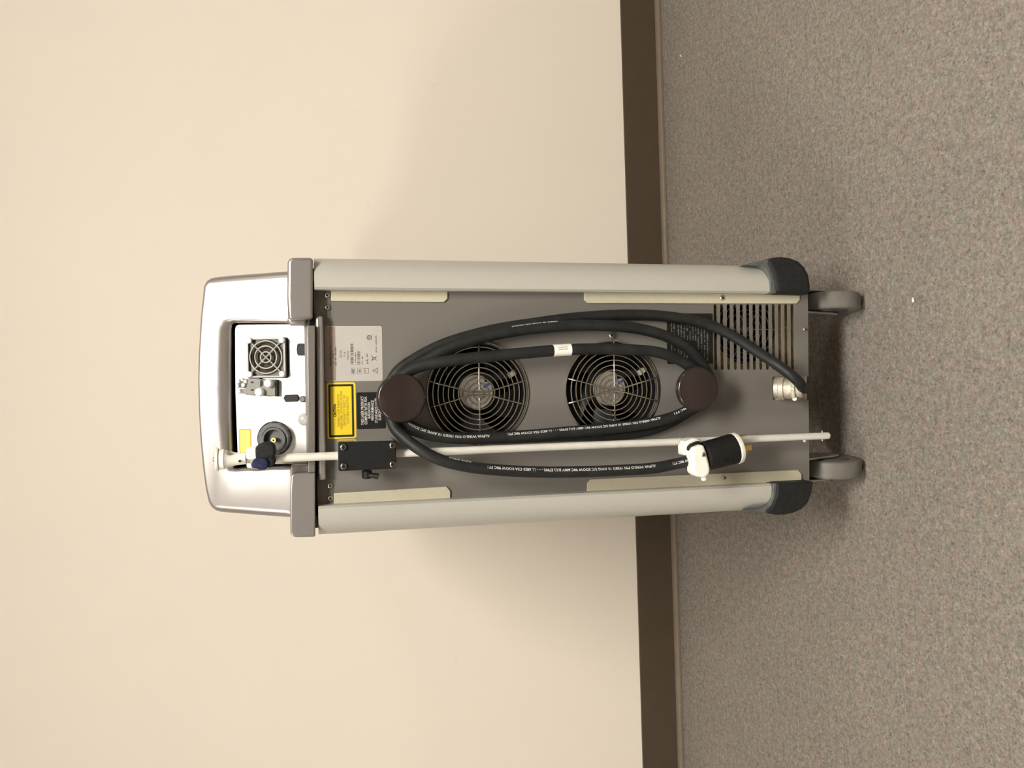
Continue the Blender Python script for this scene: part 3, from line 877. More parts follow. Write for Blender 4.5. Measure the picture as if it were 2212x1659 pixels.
# --- two large fans behind wire guards
def big_fan(fc, fx, fy, k):
    a, b = fc
    root = MB().plate(PN, circ(a, b, FR * 1.08, 48), [circ(a, b, FR * 0.985, 48)], -0.045, -0.003).build('cooling_fan', 'fan', cart, smooth=40)
    hub = MB().lathe(PN.xyz(a + 0.003, b, -0.045), PN.n, [(0, 0.030), (0.026, 0.030), (0.030, 0.027)], 36).build('fan_hub', 'fan', root, smooth=40)
    hr = PN.r(fx, fy, 36.5, -0.014)
    hc = (a + 0.002, b)
    pts = circ(hc[0], hc[1], hr, 40)
    # the sticker has one sector missing (lower right)
    pts = [p for p in pts if not (-62 < math.degrees(math.atan2(p[1] - hc[1], p[0] - hc[0])) + (0) < -20)] if False else pts
    st = MB().prism(PN, pts, -0.0148, -0.0142).build('hub_sticker', 'hub', root, smooth=0)
    pm = MB()
    rnd = random.Random(11 + k)
    for i in range(26):
        an = rnd.uniform(0, 6.28); rr = hr * math.sqrt(rnd.uniform(0.02, 0.7))
        pa, pb = hc[0] + rr * math.cos(an), hc[1] + rr * math.sin(an)
        dashes(pm, PN, pa - 0.003, pa + 0.003, pb, 0.0016, -0.0139, rnd)
    pm.build('sticker_print', 'inkgrey', root, smooth=0)
    bl = PN.ab(fx + 18, fy - 22, -0.0138)
    MB().prism(PN, [(bl[0] - 0.003 + dx * math.cos(0.5) - dy * math.sin(0.5), bl[1] + dx * math.sin(0.5) + dy * math.cos(0.5)) for dx, dy in ((-0.0018, -0.0052), (0.0018, -0.0052), (0.0018, 0.0052), (-0.0018, 0.0052))], -0.0142, -0.0137).build('sticker_logo', 'blue', root, smooth=0)
    # blades
    for i in range(5):
        t0 = R(72 * i + 20)
        mb = MB()
        vs = []
        for j in range(5):
            rr = 0.030 + (FR * 0.94 - 0.030) * j / 4
            for s in range(5):
                t = t0 + R(-24 + 12 * s + 6 * j)
                c = -0.040 + 0.022 * s / 4
                vs.append(PN.xyz(a + rr * math.cos(t), b + rr * math.sin(t), c))
        nn = len(vs)
        vs += [v + PN.n * -0.0015 for v in vs]
        fs = []
        for j in range(4):
            for s in range(4):
                q = (j * 5 + s, j * 5 + s + 1, j * 5 + s + 6, j * 5 + s + 5)
                fs.append(q); fs.append(tuple(i2 + nn for i2 in q[::-1]))
        rim = [0, 1, 2, 3, 4, 9, 14, 19, 24, 23, 22, 21, 20, 15, 10, 5]
        for i2 in range(len(rim)):
            p, q2 = rim[i2], rim[(i2 + 1) % len(rim)]
            fs.append((p, p + nn, q2 + nn, q2))
        mb.add(vs, fs)
        mb.build('fan_blade', 'fan', root, smooth=60)
    # motor strut and pale wire clip behind the guard
    an = R(-48) if k == 0 else R(-48)
    wc = PN.ab(fx + (73 if k == 0 else 63), fy - (42 if k == 0 else 40), -0.010)
    MB().prism(PN, [(wc[0] + dx * 0.8 - dy * 0.5, wc[1] + dx * 0.5 + dy * 0.8) for dx, dy in ((-0.004, -0.006), (0.004, -0.006), (0.004, 0.006), (-0.004, 0.006))], -0.018, -0.008).build('wire_clip', 'cream', root, bevel=0.0008, seg=1)
    sp = [PN.xyz(hc[0] + 0.018, hc[1] - 0.012, -0.018), PN.xyz(wc[0], wc[1], -0.018)]
    MB().tube(sp, 0.006, 8).build('motor_strut', 'fan', root)
    # wire guard: ten rings, six spokes
    gd = MB()
    for i in range(10):
        rp = 12 + 11 * i
        rr = FR / 108.0 * rp
        gd.ring(PN.xyz(a, b, 0.0035 + (0.003 if i < 9 else -0.002)), PN.n, rr, 0.00105, 64, 6)
    gd.build('guard_rings', 'chrome', root, smooth=50)
    RO = FR / 108.0 * 111
    for s in (-1, 1):
        q = [PN.xyz(a + s * RO * 1.0, b, 0.0015), PN.xyz(a + s * RO * 0.97, b, 0.0085), PN.xyz(a + s * RO * 0.08, b, 0.0085)]
        MB().tube(q, 0.0013, 8).build('guard_spoke', 'chrome', root, smooth=50)
        e = R(15)
        pts = []
        for t in (-1, -0.85, -0.5, -0.2, 0.0, 0.2, 0.5, 0.85, 1):
            rr = RO * 0.98
            bb = t * rr * math.cos(e)
            aa = s * max(0.0022, abs(t) * rr * math.sin(e) - 0.0006) if abs(t) > 0.12 else s * 0.0022
            pts.append(PN.xyz(a + aa, b + bb, 0.0085 if abs(t) < 0.98 else 0.003))
        MB().tube(spline(pts, 0.004), 0.0013, 8).build('guard_spoke', 'chrome', root, smooth=50)
    return root
big_fan(f1, 1033, 850, 0)
big_fan(f2, 1323, 842.5, 1)

# --- slotted vent: aged foam frame, small fan and wire guard behind the slots
vc = PN.ab(1612, 712, -0.02)
vr = PN.r(1612, 712, 74, -0.02)
fo = [PN.ab(1530, 640, -0.02), PN.ab(1530, 815, -0.02), PN.ab(1730, 815, -0.02), PN.ab(1730, 640, -0.02)]
vent = MB().plate(PN, fo, [circ(vc[0], vc[1], vr, 44)], -0.028, -0.020).build('vent_foam', 'amber', cart, smooth=0)
gd = MB()
for i in range(7):
    gd.ring(PN.xyz(vc[0], vc[1], -0.017), PN.n, vr * (0.18 + 0.13 * i), 0.0009, 48, 6)
for i in range(6):
    an = R(30 + 60 * i)
    gd.tube([PN.xyz(vc[0], vc[1], -0.016), PN.xyz(vc[0] + vr * math.cos(an), vc[1] + vr * math.sin(an), -0.016)], 0.001, 6)
gd.build('vent_guard', 'chrome', vent, smooth=50)
MB().lathe(PN.xyz(vc[0], vc[1], -0.05), PN.n, [(0, 0.016), (0.026, 0.016), (0.028, 0.013)], 28).build('vent_hub', 'mesh', vent, smooth=40)
MB().box((vc[0] - 0.06, 0.06, vc[1] - 0.06), (vc[0] + 0.06, 0.064, vc[1] + 0.06)).build('vent_back', 'void', vent, smooth=0)

# --- labels on the rear panel
rnd = random.Random(3)
# identification label
LC = 0.0004
lab = MB().prism(PN, pxrect(PN, 702.5, 826, 704, 823.5, LC, 0.003), 0.0, LC).build('identification_label', 'idlabel', cart, smooth=0)
MB().prism(PN, pxrect(PN, 703.2, 725, 705.5, 822, LC, 0.0006), LC, LC + 0.00008).build('label_header_shade', 'idband_shade', lab, smooth=0)  # header band with the shade falling from above painted into its brown
ink = MB(); C2 = LC + 0.0002
def L(x, y): return PN.ab(x, y, LC)
for (x, y0, y1, h) in ((716, 790, 745, 0.0026), (721.5, 786, 755, 0.0022), (727, 790, 749, 0.0022)):
    dashes(ink, PN, L(x, y0)[0], L(x, y1)[0], L(x, y0)[1], h, C2, rnd)
text(ink, PN, '220 VAC', *L(738, 773), 0.0034, C2, L(738, 755)[0] - L(738, 773)[0])
text(ink, PN, '27 A', *L(746, 771), 0.0032, C2, L(746, 760)[0] - L(746, 771)[0])
text(ink, PN, '50/60 Hz', *L(753.5, 777), 0.0032, C2, L(753, 758)[0] - L(753, 777)[0])
ink.build('lettering', 'inkgrey', lab, smooth=0)
ink = MB()
def bars(x0, x1, ya, yb, seed):
    r2 = random.Random(seed)
    a = L(x0, ya)[0]; b0, b1 = L(x1, ya)[1], L(x0, ya)[1]
    end = L(x0, yb)[0]
    while a < end:
        wd = r2.choice((0.00025, 0.00045, 0.0008))
        ink.add([PN.xyz(a, b0, C2), PN.xyz(a + wd, b0, C2), PN.xyz(a + wd, b1, C2), PN.xyz(a, b1, C2)], [(0, 1, 2, 3)])
        a += wd + r2.choice((0.0003, 0.0005, 0.0009))
bars(757.5, 764, 788, 743.5, 1)
bars(772, 778.5, 788, 758, 2)
dashes(ink, PN, L(769.5, 787)[0], L(769.5, 761)[0], L(769.5, 787)[1], 0.0018, C2, rnd)
dashes(ink, PN, L(784.5, 787)[0], L(784.5, 767)[0], L(784.5, 787)[1], 0.0018, C2, rnd)
dashes(ink, PN, L(795, 786)[0], L(795, 761)[0], L(795, 786)[1], 0.0022, C2, rnd)
dashes(ink, PN, L(814, 761)[0], L(814, 722)[0], L(814, 761)[1], 0.0020, C2, rnd)
for (x0, x1, s) in ((760, 766.5, 'REF'), (773.5, 781, 'SN')):
    rr_ = pxrect(PN, x0 - 1, x1, 795, 808, LC, 0.0004)
    outline(ink, PN, rr_, 0.0003, C2)
    cx_ = (L(x0, 795)[0] + L(x0, 808)[0]) / 2
    text(ink, PN, s, cx_, L(x1 - 1.6, 800)[1], 0.0040, C2, 0.0056 if s == 'REF' else 0.0042, 'C', 0.0001)
outline(ink, PN, PN.poly([(796, 796), (796, 806), (787, 806), (787, 803), (790, 801), (786, 799), (786, 796)], LC), 0.0005, C2)   # factory mark
outline(ink, PN, PN.poly([(805, 800.5), (815.5, 795), (815.5, 806)], LC), 0.0006, C2)                                            # warning triangle
outline(ink, PN, PN.poly([(808, 800.6), (813.5, 800.6)], LC), 0.0003, C2)
outline(ink, PN, PN.poly([(804, 771.5), (804, 778), (812, 776.5), (812, 773)], LC), 0.0005, C2)                                  # crossed-out bin
outline(ink, PN, PN.poly([(801, 767), (815, 780)], LC), 0.0004, C2); outline(ink, PN, PN.poly([(801, 780), (815, 768)], LC), 0.0004, C2)
cc = L(797.5, 729)
outline(ink, PN, [(cc[0] + 0.0029 * math.cos(R(t)), cc[1] + 0.0029 * math.sin(R(t))) for t in range(200, 521, 20)], 0.0008, C2)
text(ink, PN, 'SP', cc[0], cc[1] - 0.0014, 0.0040, C2, 0.0036, 'C')
text(ink, PN, 'US', *L(805, 725), 0.0020, C2); text(ink, PN, 'C', *L(805, 736), 0.0020, C2)
ink.build('symbols', 'inkgrey', lab, smooth=0)

# yellow caution label
lab = MB().prism(PN, pxrect(PN, 706.5, 769, 826, 947.5, LC, 0.0035), 0.0, LC).build('caution_label', 'yellow', cart, smooth=0)
ink = MB()
ink.plate(PN, pxrect(PN, 710, 764.5, 830, 944, LC, 0.0012), [pxrect(PN, 714.5, 760, 834.5, 939.5, LC, 0.0004)], LC, LC + 0.0001)
mid = (L(730, 826)[0] + L(730, 947.5)[0]) / 2
text(ink, PN, 'CAUTION', mid, L(726, 880)[1], 0.0054, C2, PN.r(726, 880, 27), 'C', 0.00025)
ink.build('border', 'ink', lab, smooth=0)
ink = MB()
for (x, s, wpx) in ((733.5, 'INVISIBLE LASER RADIATION', 70), (740, 'WHEN OPEN. AVOID EYE OR SKIN', 82), (746.5, 'EXPOSURE TO DIRECT OR', 65), (753.5, 'SCATTERED RADIATION', 58)):
    text(ink, PN, s, mid, L(x, 880)[1], 0.0046, C2, PN.r(740, 880, wpx), 'C')
ink.build('lettering', 'inkyellow', lab, smooth=0)

# black compliance label
lab = MB().prism(PN, pxrect(PN, 770.5, 833, 847, 926.5, LC, 0.0018), 0.0, LC).build('compliance_label', 'blackfoil', cart, smooth=0)
ink = MB()
mid = (L(790, 847)[0] + L(790, 926.5)[0]) / 2
for (x, s, wpx) in ((785.5, 'THIS LASER PRODUCT', 62), (793, 'COMPLIES WITH FDA', 60), (800, 'RADIATION', 34), (807.5, 'PERFORMANCE', 43), (815.5, 'STANDARDS 21CFR', 54), (823, 'SUBCHAPTER J', 44)):
    text(ink, PN, s, mid, L(x, 890)[1], 0.0052, C2, PN.r(800, 890, wpx), 'C', 0.0001)
ink.build('lettering', 'print', lab, smooth=0)

# black patent label by the slots
lab = MB().prism(PN, pxrect(PN, 1441, 1540, 677, 786, LC, 0.0022), 0.0, LC).build('patent_label', 'blackfoil', cart, smooth=0)
ink = MB()
for (x, y0, y1) in ((1452, 760, 690), (1458, 758, 690), (1467, 725, 690), (1473, 730, 690), (1479.5, 731, 690), (1486, 735, 690), (1492, 735, 690), (1498, 736, 690), (1504, 736, 690),
                    (1510, 755, 690), (1517, 762, 690), (1523.5, 772, 690), (1530, 779, 690)):
    dashes(ink, PN, L(x, y0)[0], L(x, y1)[0], L(x, y0)[1], 0.0024, C2, rnd)
for (x, y0, y1) in ((1467, 776, 740), (1473, 778, 740), (1480, 779, 741), (1486, 780, 744)):
    dashes(ink, PN, L(x, y0)[0], L(x, y1)[0], L(x, y0)[1], 0.0024, C2, rnd)
ink.build('lettering', 'printdim', lab, smooth=0)

# --- cord hooks: post and lacquered disc
for (x, y, rp) in ((867.5, 860, 53.5), (1509.5, 840.5, 48.5)):
    C1 = 0.052
    o = PN.px(x, y, C1); r = PN.r(x, y, rp, C1)
    h = MB().lathe((o.x, 0, o.z), (0, -1, 0), [(0, 0.0065), (C1 - 0.008, 0.0065)], 28).build('cord_hook', 'knob', cart, smooth=40)
    MB().lathe((o.x, 0, o.z), (0, -1, 0), [(C1 - 0.0095, r * 0.95), (C1 - 0.0085, r), (C1 - 0.0045, r), (C1 - 0.0022, r * 0.975), (C1 - 0.0006, r * 0.93), (C1, r * 0.88)], 56).build('hook_disc', 'knob', h, smooth=50)

# --- pole bracket: black front plate on a clear spacer, four screws, thumb lever
BC = 0.052
bp_ = [(731, 955), (852, 952), (855, 955), (856.5, 1009), (853, 1012), (734, 1018), (731, 1015), (730, 958)]
bpoly = PN.poly(bp_, BC)
br = MB().prism(PN, bpoly, BC - 0.006, BC).build('pole_bracket', 'black', cart, bevel=0.0012, seg=2)
MB().prism(PN, [(a * 1.0, b) for a, b in bpoly], 0.0002, BC - 0.006).build('bracket_spacer', 'acrylic', br, bevel=0.0012, seg=2)
for (x, y) in ((741.5, 966), (847.5, 962), (742, 1007), (848, 1003)):
    screw(x, y, 0.0048, BC, 'bracket_screw', br, 'bscrew')
lv = PN.px(792, 1024, 0.03)
MB().lathe(PN.px(792.5, 1014, 0.032), (-1, 0, 0), [(0, 0.004), (0.002, 0.0066), (0.011, 0.0066), (0.0125, 0.005)], 20).build('thumb_lever', 'black', br, bevel=0.0006, seg=1)
MB().tube([PN.px(795, 1026, 0.034), PN.px(806, 1027, 0.037), PN.px(818, 1029, 0.038)], [0.0040, 0.0036, 0.0044], 12).build('lever_arm', 'black', br, smooth=50)

# --- cord gland at the bottom
gp = MB().prism(PN, PN.poly([(1668, 812), (1668, 865), (1745, 865), (1745, 812)], -0.003), -0.012, -0.006).build('gland_plate', 'cream', cart, smooth=0)
MB().prism(PN, pxrect(PN, 1670, 1677, 830.5, 847, -0.005, 0.0006), -0.0058, -0.0052).build('plate_notch', 'void', gp, smooth=0)
g0 = PN.px(1680, 839, 0.006)
gax = Vector((0, -0.66, -0.75)).normalized()
MB().lathe(g0 - gax * 0.004, gax, [(0, 0.0155), (0.006, 0.0155), (0.007, 0.0175), (0.014, 0.0175), (0.0148, 0.015), (0.0175, 0.015), (0.018, 0.0165), (0.026, 0.0165), (0.0268, 0.0142), (0.0300, 0.0142), (0.031, 0.0150), (0.041, 0.0140), (0.042, 0.0125)], 32).build('gland_body', 'cast', gp, smooth=30)
for s in (-1, 1):
    q = g0 + gax * 0.028 + Vector((s * 0.0155, -0.002, 0.002))
    MB().lathe(q + Vector((0, 0.003, 0)), Vector((0, -0.8, 0.6)), [(-0.004, 0.0030), (0.006, 0.0030), (0.0065, 0.0042), (0.010, 0.0042), (0.0112, 0.003)], 16).build('gland_screw', 'steel', gp, smooth=40)
ear = MB().lathe(g0 + gax * 0.022, gax, [(0, 0.0195), (0.006, 0.0195)], 8)
ear.build('gland_clamp', 'cast', gp, bevel=0.001, seg=2)

# ================================================================== THE POWER CORD
CR = 0.0080
path = [(1733, 836, 0.051), (1727, 827, 0.060), (1711, 812, 0.060), (1670, 782, 0.042), (1630, 756, 0.030), (1580, 724, 0.018),
        (1520, 698, 0.010), (1450, 685, 0.0088), (1370, 680, 0.0088), (1250, 686, 0.0088), (1150, 699, 0.0088), (1060, 714, 0.0088), (960, 743, 0.0088), (900, 773, 0.0088), (858, 804, 0.0088),
        (836, 850, 0.0088), (848, 900, 0.0088), (885, 926, 0.0088), (950, 943, 0.0088), (1050, 947, 0.0088), (1150, 944, 0.0088), (1230, 941, 0.0088), (1310, 940, 0.0088), (1375, 935, 0.0088),
        (1420, 924, 0.0088), (1455, 909, 0.0088), (1490, 888, 0.0088), (1526, 864, 0.0088), (1538, 832, 0.012), (1528, 806, 0.018), (1511, 780, 0.0235), (1488, 755, 0.0245), (1457, 735, 0.0245), (1420, 720, 0.0245), (1375, 709.5, 0.0245),
        (1320, 704, 0.0245), (1240, 703, 0.0245), (1150, 710, 0.0245), (1060, 725, 0.0245), (980, 749, 0.0245), (920, 779, 0.0245), (880, 806, 0.0245), (846, 850, 0.0245), (856, 896, 0.0245),
        (888, 922, 0.0250), (930, 938, 0.0250), (980, 946.5, 0.0250), (1033, 946.5, 0.0250), (1150, 940, 0.0250), (1220, 933.5, 0.0250), (1300, 927, 0.0250), (1380, 918, 0.0250), (1420, 910, 0.0250),
        (1452, 901, 0.0250), (1482, 888, 0.0250), (1522, 862, 0.026), (1534, 835, 0.029), (1520, 808, 0.033), (1496, 796, 0.034), (1470, 779, 0.036), (1425, 762, 0.038), (1370, 756, 0.039),
        (1300, 753.5, 0.040), (1215, 756, 0.040), (1130, 763, 0.040), (1032, 772, 0.040), (960, 781, 0.038), (905, 792, 0.035), (868, 812, 0.033), (844, 845, 0.033), (842, 885, 0.033),
        (853, 924, 0.036), (880, 951, 0.044), (910, 973, 0.052), (953, 994, 0.056), (1012, 1008, 0.056), (1059, 1014, 0.056), (1140, 1019, 0.056), (1220, 1020, 0.056), (1320, 1017, 0.057),
        (1413, 1011, 0.058), (1450, 1004, 0.058), (1490, 995, 0.058), (1530, 985, 0.058)]
cbase = PN.px(1740, 838, 0.0)
cord = thing('power_cord', cbase, 'thick black rubber power cord wound around the two brown cord hooks', 'power cord')
line = spline([g0 + gax * 0.018, g0 + gax * 0.031, g0 + gax * 0.041] + [PN.px(x, y, c) for x, y, c in path], 0.0032)
cable = MB().tube(line, CR, 16).build('cable', 'cord', cord, smooth=60)
# printed lettering wrapped on the jacket
def nearest(x, y, c):
    q = PN.px(x, y, c)
    return min(range(len(line)), key=lambda i: (line[i] - q).length)
def frame_at(s):
    i = max(0, min(len(line) - 2, int(s)))
    f = s - i
    p = line[i].lerp(line[i + 1], f)
    t = (line[min(i + 2, len(line) - 1)] - line[max(i - 1, 0)]).normalized()
    v = (EYE - p).normalized()
    nrm = (v - t * v.dot(t)).normalized()
    return p, t, nrm, t.cross(nrm)
PRT = 'ALPHA WIRE-D P/N 1938/3 10 AWG 3/C SOOW 90C 600V (UL) E7902 - - - LL 6825 CSA SOOW 90C FT1'
def cord_print(s, i0, i1, size, ang, name='cord_print', cut=None):
    """letters run from sample i0 to sample i1 along the cord; letter tops point to the left of the room"""
    vs, fs = glyphs(s, size, 0.00012)
    x0 = min(v[0] for v in vs); x1 = max(v[0] for v in vs)
    mb = MB(); out = []
    sg = 1 if i1 > i0 else -1
    for x, y in vs:
        k = i0 + (i1 - i0) * (x - x0) / (x1 - x0)
        p, t, nn, bb = frame_at(k)
        lat = bb if bb.x < 0 else -bb               # leftwards
        a = ang + (y - size * 0.35) / CR
        out.append(p + (nn * math.cos(a) + lat * math.sin(a)) * (CR + 0.00012))
    mb.add(out, fs)
    return mb.build('cord_print', 'print', cable, smooth=0)
# strand D (two repeats), strand F (two repeats), strand A
cord_print(PRT, nearest(1427, 909, 0.025), nearest(1096, 942, 0.025), 0.0050, R(-28))
cord_print('ALPHA WIRE-D P/N 1938/3 10 AWG 3/C SOOW', nearest(1058, 945, 0.025), nearest(878, 916, 0.025), 0.0050, R(-18))
cord_print('90C FT1', nearest(1482, 888, 0.025), nearest(1457, 900, 0.025), 0.0048, R(-28))
cord_print(PRT, nearest(1413, 1011, 0.058), nearest(1050, 1013, 0.056), 0.0054, R(-22))
cord_print('ALPHA WIRE-D', nearest(1016, 1008, 0.056), nearest(966, 998, 0.056), 0.0048, R(-58))
cord_print('SOOW 90C FT1', nearest(1499, 993, 0.058), nearest(1448, 1004, 0.058), 0.0050, R(-6))
cord_print('1938/3 10 AWG 3/C SOOW', nearest(1204, 706, 0.0245), nearest(1105, 716, 0.0245), 0.0044, R(-62))
# white sleeve with small print
i0 = nearest(1196.5, 757, 0.040); i1 = nearest(1233, 755.5, 0.040)
i0, i1 = min(i0, i1), max(i0, i1)
sl = MB().tube(line[i0:i1 + 1], CR + 0.0004, 24).build('cord_sleeve', 'white', cord, smooth=60)
mb = MB()
for row in (0.0016, -0.0012):
    s0 = i0 + 2
    while s0 < i1 - 2:
        p, t, nn, bb = frame_at(s0)
        lat = bb if bb.x < 0 else -bb
        aa = -row / CR - 0.35
        q = p + (nn * math.cos(aa) + lat * math.sin(aa)) * (CR + 0.0006)
        l2 = (lat * math.cos(aa) - nn * math.sin(aa))
        mb.add([q, q + t * 0.0011, q + t * 0.0011 + l2 * 0.0013, q + l2 * 0.0013], [(0, 1, 2, 3)])
        s0 += 0.55
mb.build('sleeve_print', 'greyplastic', sl, smooth=0)

# the plug
PC = 0.062
p0 = PN.px(1526, 985, PC); p1 = PN.px(1586, 969, PC)
pax = (p1 - p0).normalized()
PLen = (p1 - p0).length
pr_r = PN.r(1550, 977, 33.5, PC)
plug = MB().lathe(p0 - pax * 0.004, pax, [(0, pr_r * 0.80), (0.002, pr_r * 0.92), (0.006, pr_r * 0.955), (PLen * 0.6, pr_r * 0.97), (PLen, pr_r), (PLen + 0.003, pr_r)], 44).build('plug', 'black', cord, smooth=40)
MB().lathe(p1 - pax * 0.0012, pax, [(0, pr_r * 1.0), (0.0005, pr_r * 1.02), (0.0060, pr_r * 1.02), (0.0072, pr_r * 0.98), (0.0074, pr_r * 0.5)], 44).build('plug_collar', 'white', plug, smooth=40)
side = pax.cross(Vector((0, -1, 0))).normalized()
if side.x > 0: side = -side                       # towards the left of the room
outn = side.cross(pax).normalized()
if outn.y > 0: outn = -outn
def plug_box(name, mat, t0, t1, s0, s1, h0, h1, bev, o=p1, parent=plug):
    mb = MB().box((t0, s0, h0), (t1, s1, h1))
    mb.v = [o + pax * v.x + side * v.y + outn * v.z for v in mb.v]
    return mb.build(name, mat, parent, bevel=bev, seg=2)
plug_box('plug_blade', 'brass', 0.006, 0.024, -0.001, 0.001 + 0.006, 0.006, 0.0078, 0.0006)
plug_box('plug_blade', 'brass', 0.006, 0.022, -0.016, -0.0145, -0.005, 0.004, 0.0005)
plug_box('plug_blade', 'brass', 0.006, 0.022, 0.0110, 0.0125, -0.010, -0.002, 0.0005)
# thumb recess in the plug body (raised rim)
q = p0 + pax * 0.022 + side * 0.006
MB().ring(q + outn * (pr_r * 0.93), outn, 0.0062, 0.0009, 24, 6).build('plug_grip', 'black', plug, smooth=50)
# white cord clamp
WP = Plane((0, 0, 0), (1, 0, 0), (0, 0, 1))
fc = MB().prism(PN, PN.poly([(1496, 974), (1500, 967), (1516, 960), (1521, 963), (1527, 977), (1533, 1000), (1535.5, 1014), (1534, 1024), (1528, 1030), (1521, 1033), (1510, 1031), (1500, 1027), (1496.5, 1019), (1497, 1003), (1495, 988)], 0.080), 0.058, 0.080).build('cord_clamp', 'white', plug, bevel=0.0045, seg=4)
MB().prism(PN, PN.poly([(1477.5, 985), (1477, 966), (1483, 954), (1495, 947.5), (1506, 946.5), (1516, 953), (1512, 972), (1500, 980), (1488, 983)], 0.062), 0.040, 0.062).build('cord_clamp', 'white', plug, bevel=0.003, seg=3)
MB().prism(PN, PN.poly([(1488, 974), (1489, 966), (1495, 959.5), (1512, 952.5), (1518, 958), (1500, 966), (1496, 972), (1495, 978)], 0.070), 0.055, 0.070).build('clamp_gasket', 'black', plug, bevel=0.002, seg=2)
MB().prism(PN, PN.poly([(1486, 1008), (1488, 1007), (1498, 1008), (1500, 1022), (1494, 1020)], 0.064), 0.050, 0.064).build('clamp_tab', 'black', plug, bevel=0.001, seg=1)
for (x, y, c) in ((1519, 982, 0.0802),):
    screw(x, y, 0.0034, c, 'clamp_screw', plug)
MB().lathe(PN.px(1520, 1027, 0.070), (-1, -0.2, 0), [(0, 0.0042), (0.006, 0.0042), (0.0075, 0.003)], 16).build('clamp_screw_boss', 'white', plug, smooth=40)

# ================================================================== THE WHITE SUPPORT POLE
PLC = 0.034
base = PN.px(1791, 941, PLC)
pole = thing('support_pole', base, 'white support pole with a flared tip held upright by the black bracket', 'pole')
top = PN.px(596, 990, PLC)
prd = 0.0055
shaft = MB().lathe(base, (top - base), [(0, 0.0038), (0.0012, 0.0050), (0.003, 0.0052), ((top - base).length * 0.45, prd), ((top - base).length - 0.010, prd), ((top - base).length - 0.004, 0.0047), ((top - base).length, 0.0047)], 24).build('shaft', 'pole', pole, smooth=40)
pin = PN.px(1776, 942, PLC)
MB().tube([pin + Vector((0.0082, 0, 0)), pin - Vector((0.0075, 0, 0))], 0.0013, 8).build('cross_pin', 'steel', pole, smooth=50)
for (x, y) in ((1738, 953.5), (1032, 976)):
    q = PN.px(x, y, PLC)
    MB().lathe(q + Vector((0.003, 0, 0)), (-1, 0, 0), [(0, 0.0024), (0.0036, 0.0024), (0.0045, 0.0012)], 12).build('detent_button', 'clear', pole, smooth=50)
# knurled band
kb = MB()
ka = (top - base).normalized()
kq = PN.px(1468, 950, PLC); kq = base + ka * (kq - base).dot(ka)
kl = (PN.px(1450, 951, PLC) - kq).dot(ka)
for i in range(5):
    kb.ring(kq + ka * (kl * i / 4), ka, prd, 0.0003, 24, 6)
kb.build('knurled_band', 'pole', pole, smooth=50)
# strapped head with flared white tip
HX = Plane((0, -PLC, 0), (1, 0, 0), (0, 0, 1))
n0 = PN.px(556, 991, PLC + 0.004)
f0 = PN.px(531, 990.5, PLC + 0.004); f1_ = PN.px(466, 992.5, PLC + 0.004)
fax = (f1_ - f0).normalized(); FL = (f1_ - f0).length
rp = lambda v: PN.r(500, 990, v, PLC)
tip = MB().lathe(f0, fax, [(0, rp(12)), (FL * 0.10, rp(12.5)), (FL * 0.30, rp(13.5)), (FL * 0.55, rp(17)), (FL * 0.70, rp(20.5)), (FL * 0.72, rp(22)), (FL * 0.885, rp(22)), (FL * 0.89, rp(20.5)), (FL * 0.905, rp(20.5)), (FL * 0.91, rp(24.5)), (FL * 0.975, rp(25)), (FL, rp(23.5))], 40).build('flared_tip', 'white', pole, smooth=30)
MB().lathe(f1_ - fax * 0.001, fax, [(0, rp(6)), (0.0025, rp(6)), (0.0045, rp(3.5))], 14).build('tip_nub', 'steel', tip, smooth=40)
MB().lathe(PN.px(518, 996, PLC + 0.0135), (0, -1, 0), [(0, 0.0017), (0.0008, 0.0017)], 14).build('tip_hole', 'black', tip)
MB().lathe(PN.px(494, 979.5, PLC + 0.0120), (0.55, -0.8, -0.15), [(0, 0.0026), (0.0012, 0.0026)], 16).build('tip_plug', 'greyplastic', tip)
MB().lathe(PN.px(532, 993, PLC), (top - f0), [(0, 0.0058), ((top - PN.px(532, 993, PLC)).length, 0.0058)], 20).build('neck', 'white', pole, smooth=40)
MB().prism(PN, PN.poly([(531, 972), (534, 968), (556, 966), (556, 994), (534, 994), (531, 990)], PLC + 0.018), PLC - 0.010, PLC + 0.016).build('clamp_block', 'white', pole, bevel=0.003, seg=3)
MB().prism(PN, PN.poly([(532, 1004), (534, 1001), (548, 1001), (548, 1011), (534, 1011)], PLC + 0.010), PLC - 0.008, PLC + 0.010).build('clamp_foot', 'white', pole, bevel=0.002, seg=2)
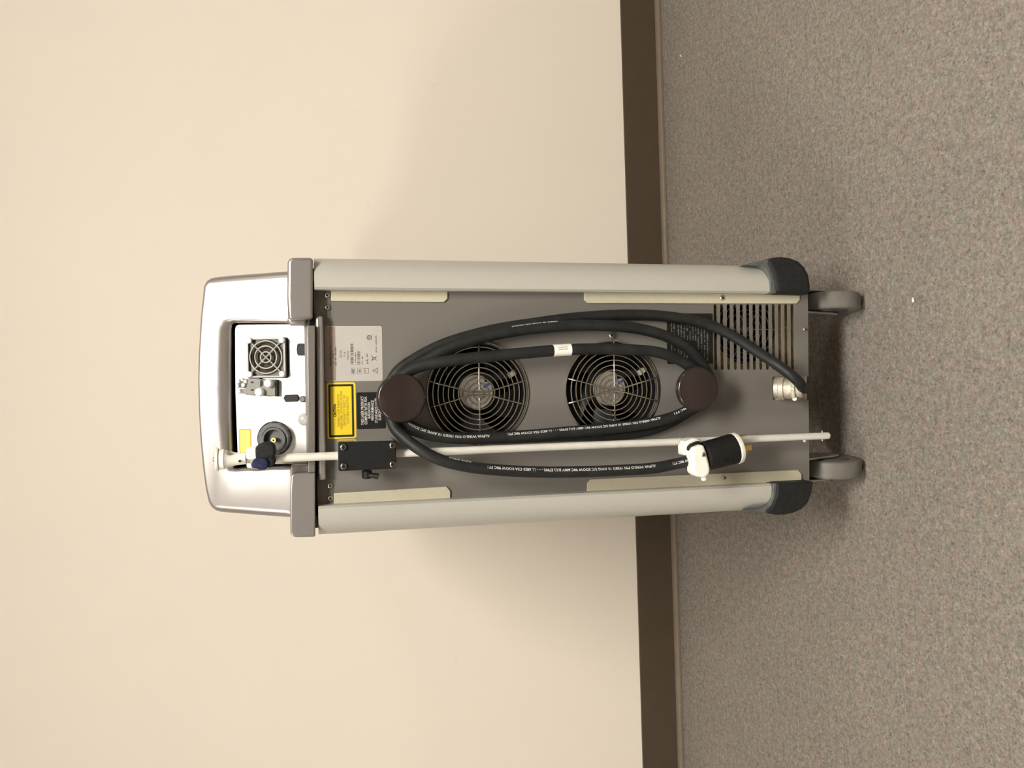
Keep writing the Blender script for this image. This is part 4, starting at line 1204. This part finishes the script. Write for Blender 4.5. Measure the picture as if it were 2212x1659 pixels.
MB().prism(PN, PN.poly([(551, 967), (556, 963), (570, 957.5), (588, 957), (593, 965), (595, 979), (592, 990), (552, 993)], PLC + 0.020), PLC - 0.010, PLC + 0.020).build('strap', 'tape', pole, bevel=0.004, seg=3)
MB().prism(PN, PN.poly([(542, 1004), (545, 995), (553, 990), (572, 988), (580, 996), (580, 1010), (571, 1015), (560, 1015.5), (556, 1013), (543, 1012)], PLC + 0.022), PLC - 0.012, PLC + 0.022).build('strap', 'navy', pole, bevel=0.005, seg=3)
MB().prism(PN, PN.poly([(574, 986), (592, 986), (595, 996), (593, 1006), (584, 1011), (575, 1012)], PLC + 0.018), PLC - 0.010, PLC + 0.018).build('strap', 'tape', pole, bevel=0.004, seg=3)

# ================================================================== SMALL THINGS ON THE FLOOR
def floor_world(x, y):
    d = world_ray(x, y); t = -CAM_H / d.z
    return Vector((0, 0, CAM_H)) + d * t
q = floor_world(1974, 648)
mb = MB()
pts = [(-0.004, -0.001), (-0.001, -0.0035), (0.002, -0.0015), (0.005, -0.002), (0.0045, 0.002), (0.001, 0.0018), (-0.002, 0.004), (-0.0045, 0.0025)]
n = len(pts)
mb.add([Vector((a, b, 0.0005 + 0.001 * (i % 3))) for i, (a, b) in enumerate(pts)] + [Vector((a, b, 0.0012 + 0.001 * (i % 3))) for i, (a, b) in enumerate(pts)],
       [tuple(range(n - 1, -1, -1)), tuple(range(n, 2 * n))] + [(i, (i + 1) % n, n + (i + 1) % n, n + i) for i in range(n)])
o = mb.build('paper_scrap', 'paper', smooth=0)
o.location = (q.x, q.y, 0.0)
o.scale = (0.75, 0.75, 0.75)
tag(o, 'tiny white paper scrap lying on the carpet below the cart', 'paper scrap')

q = floor_world(1472.5, 120)
lint = MB().tube([Vector((-0.003, -0.002, 0.001)), Vector((0.0, 0.001, 0.003)), Vector((0.003, 0.004, 0.0012))], [0.0008, 0.0013, 0.0007], 6).build('lint_fleck', 'paper', smooth=40)
lint.location = (q.x, q.y, 0.0)
tag(lint, 'pale fleck of lint on the carpet close to the brown baseboard', 'lint')
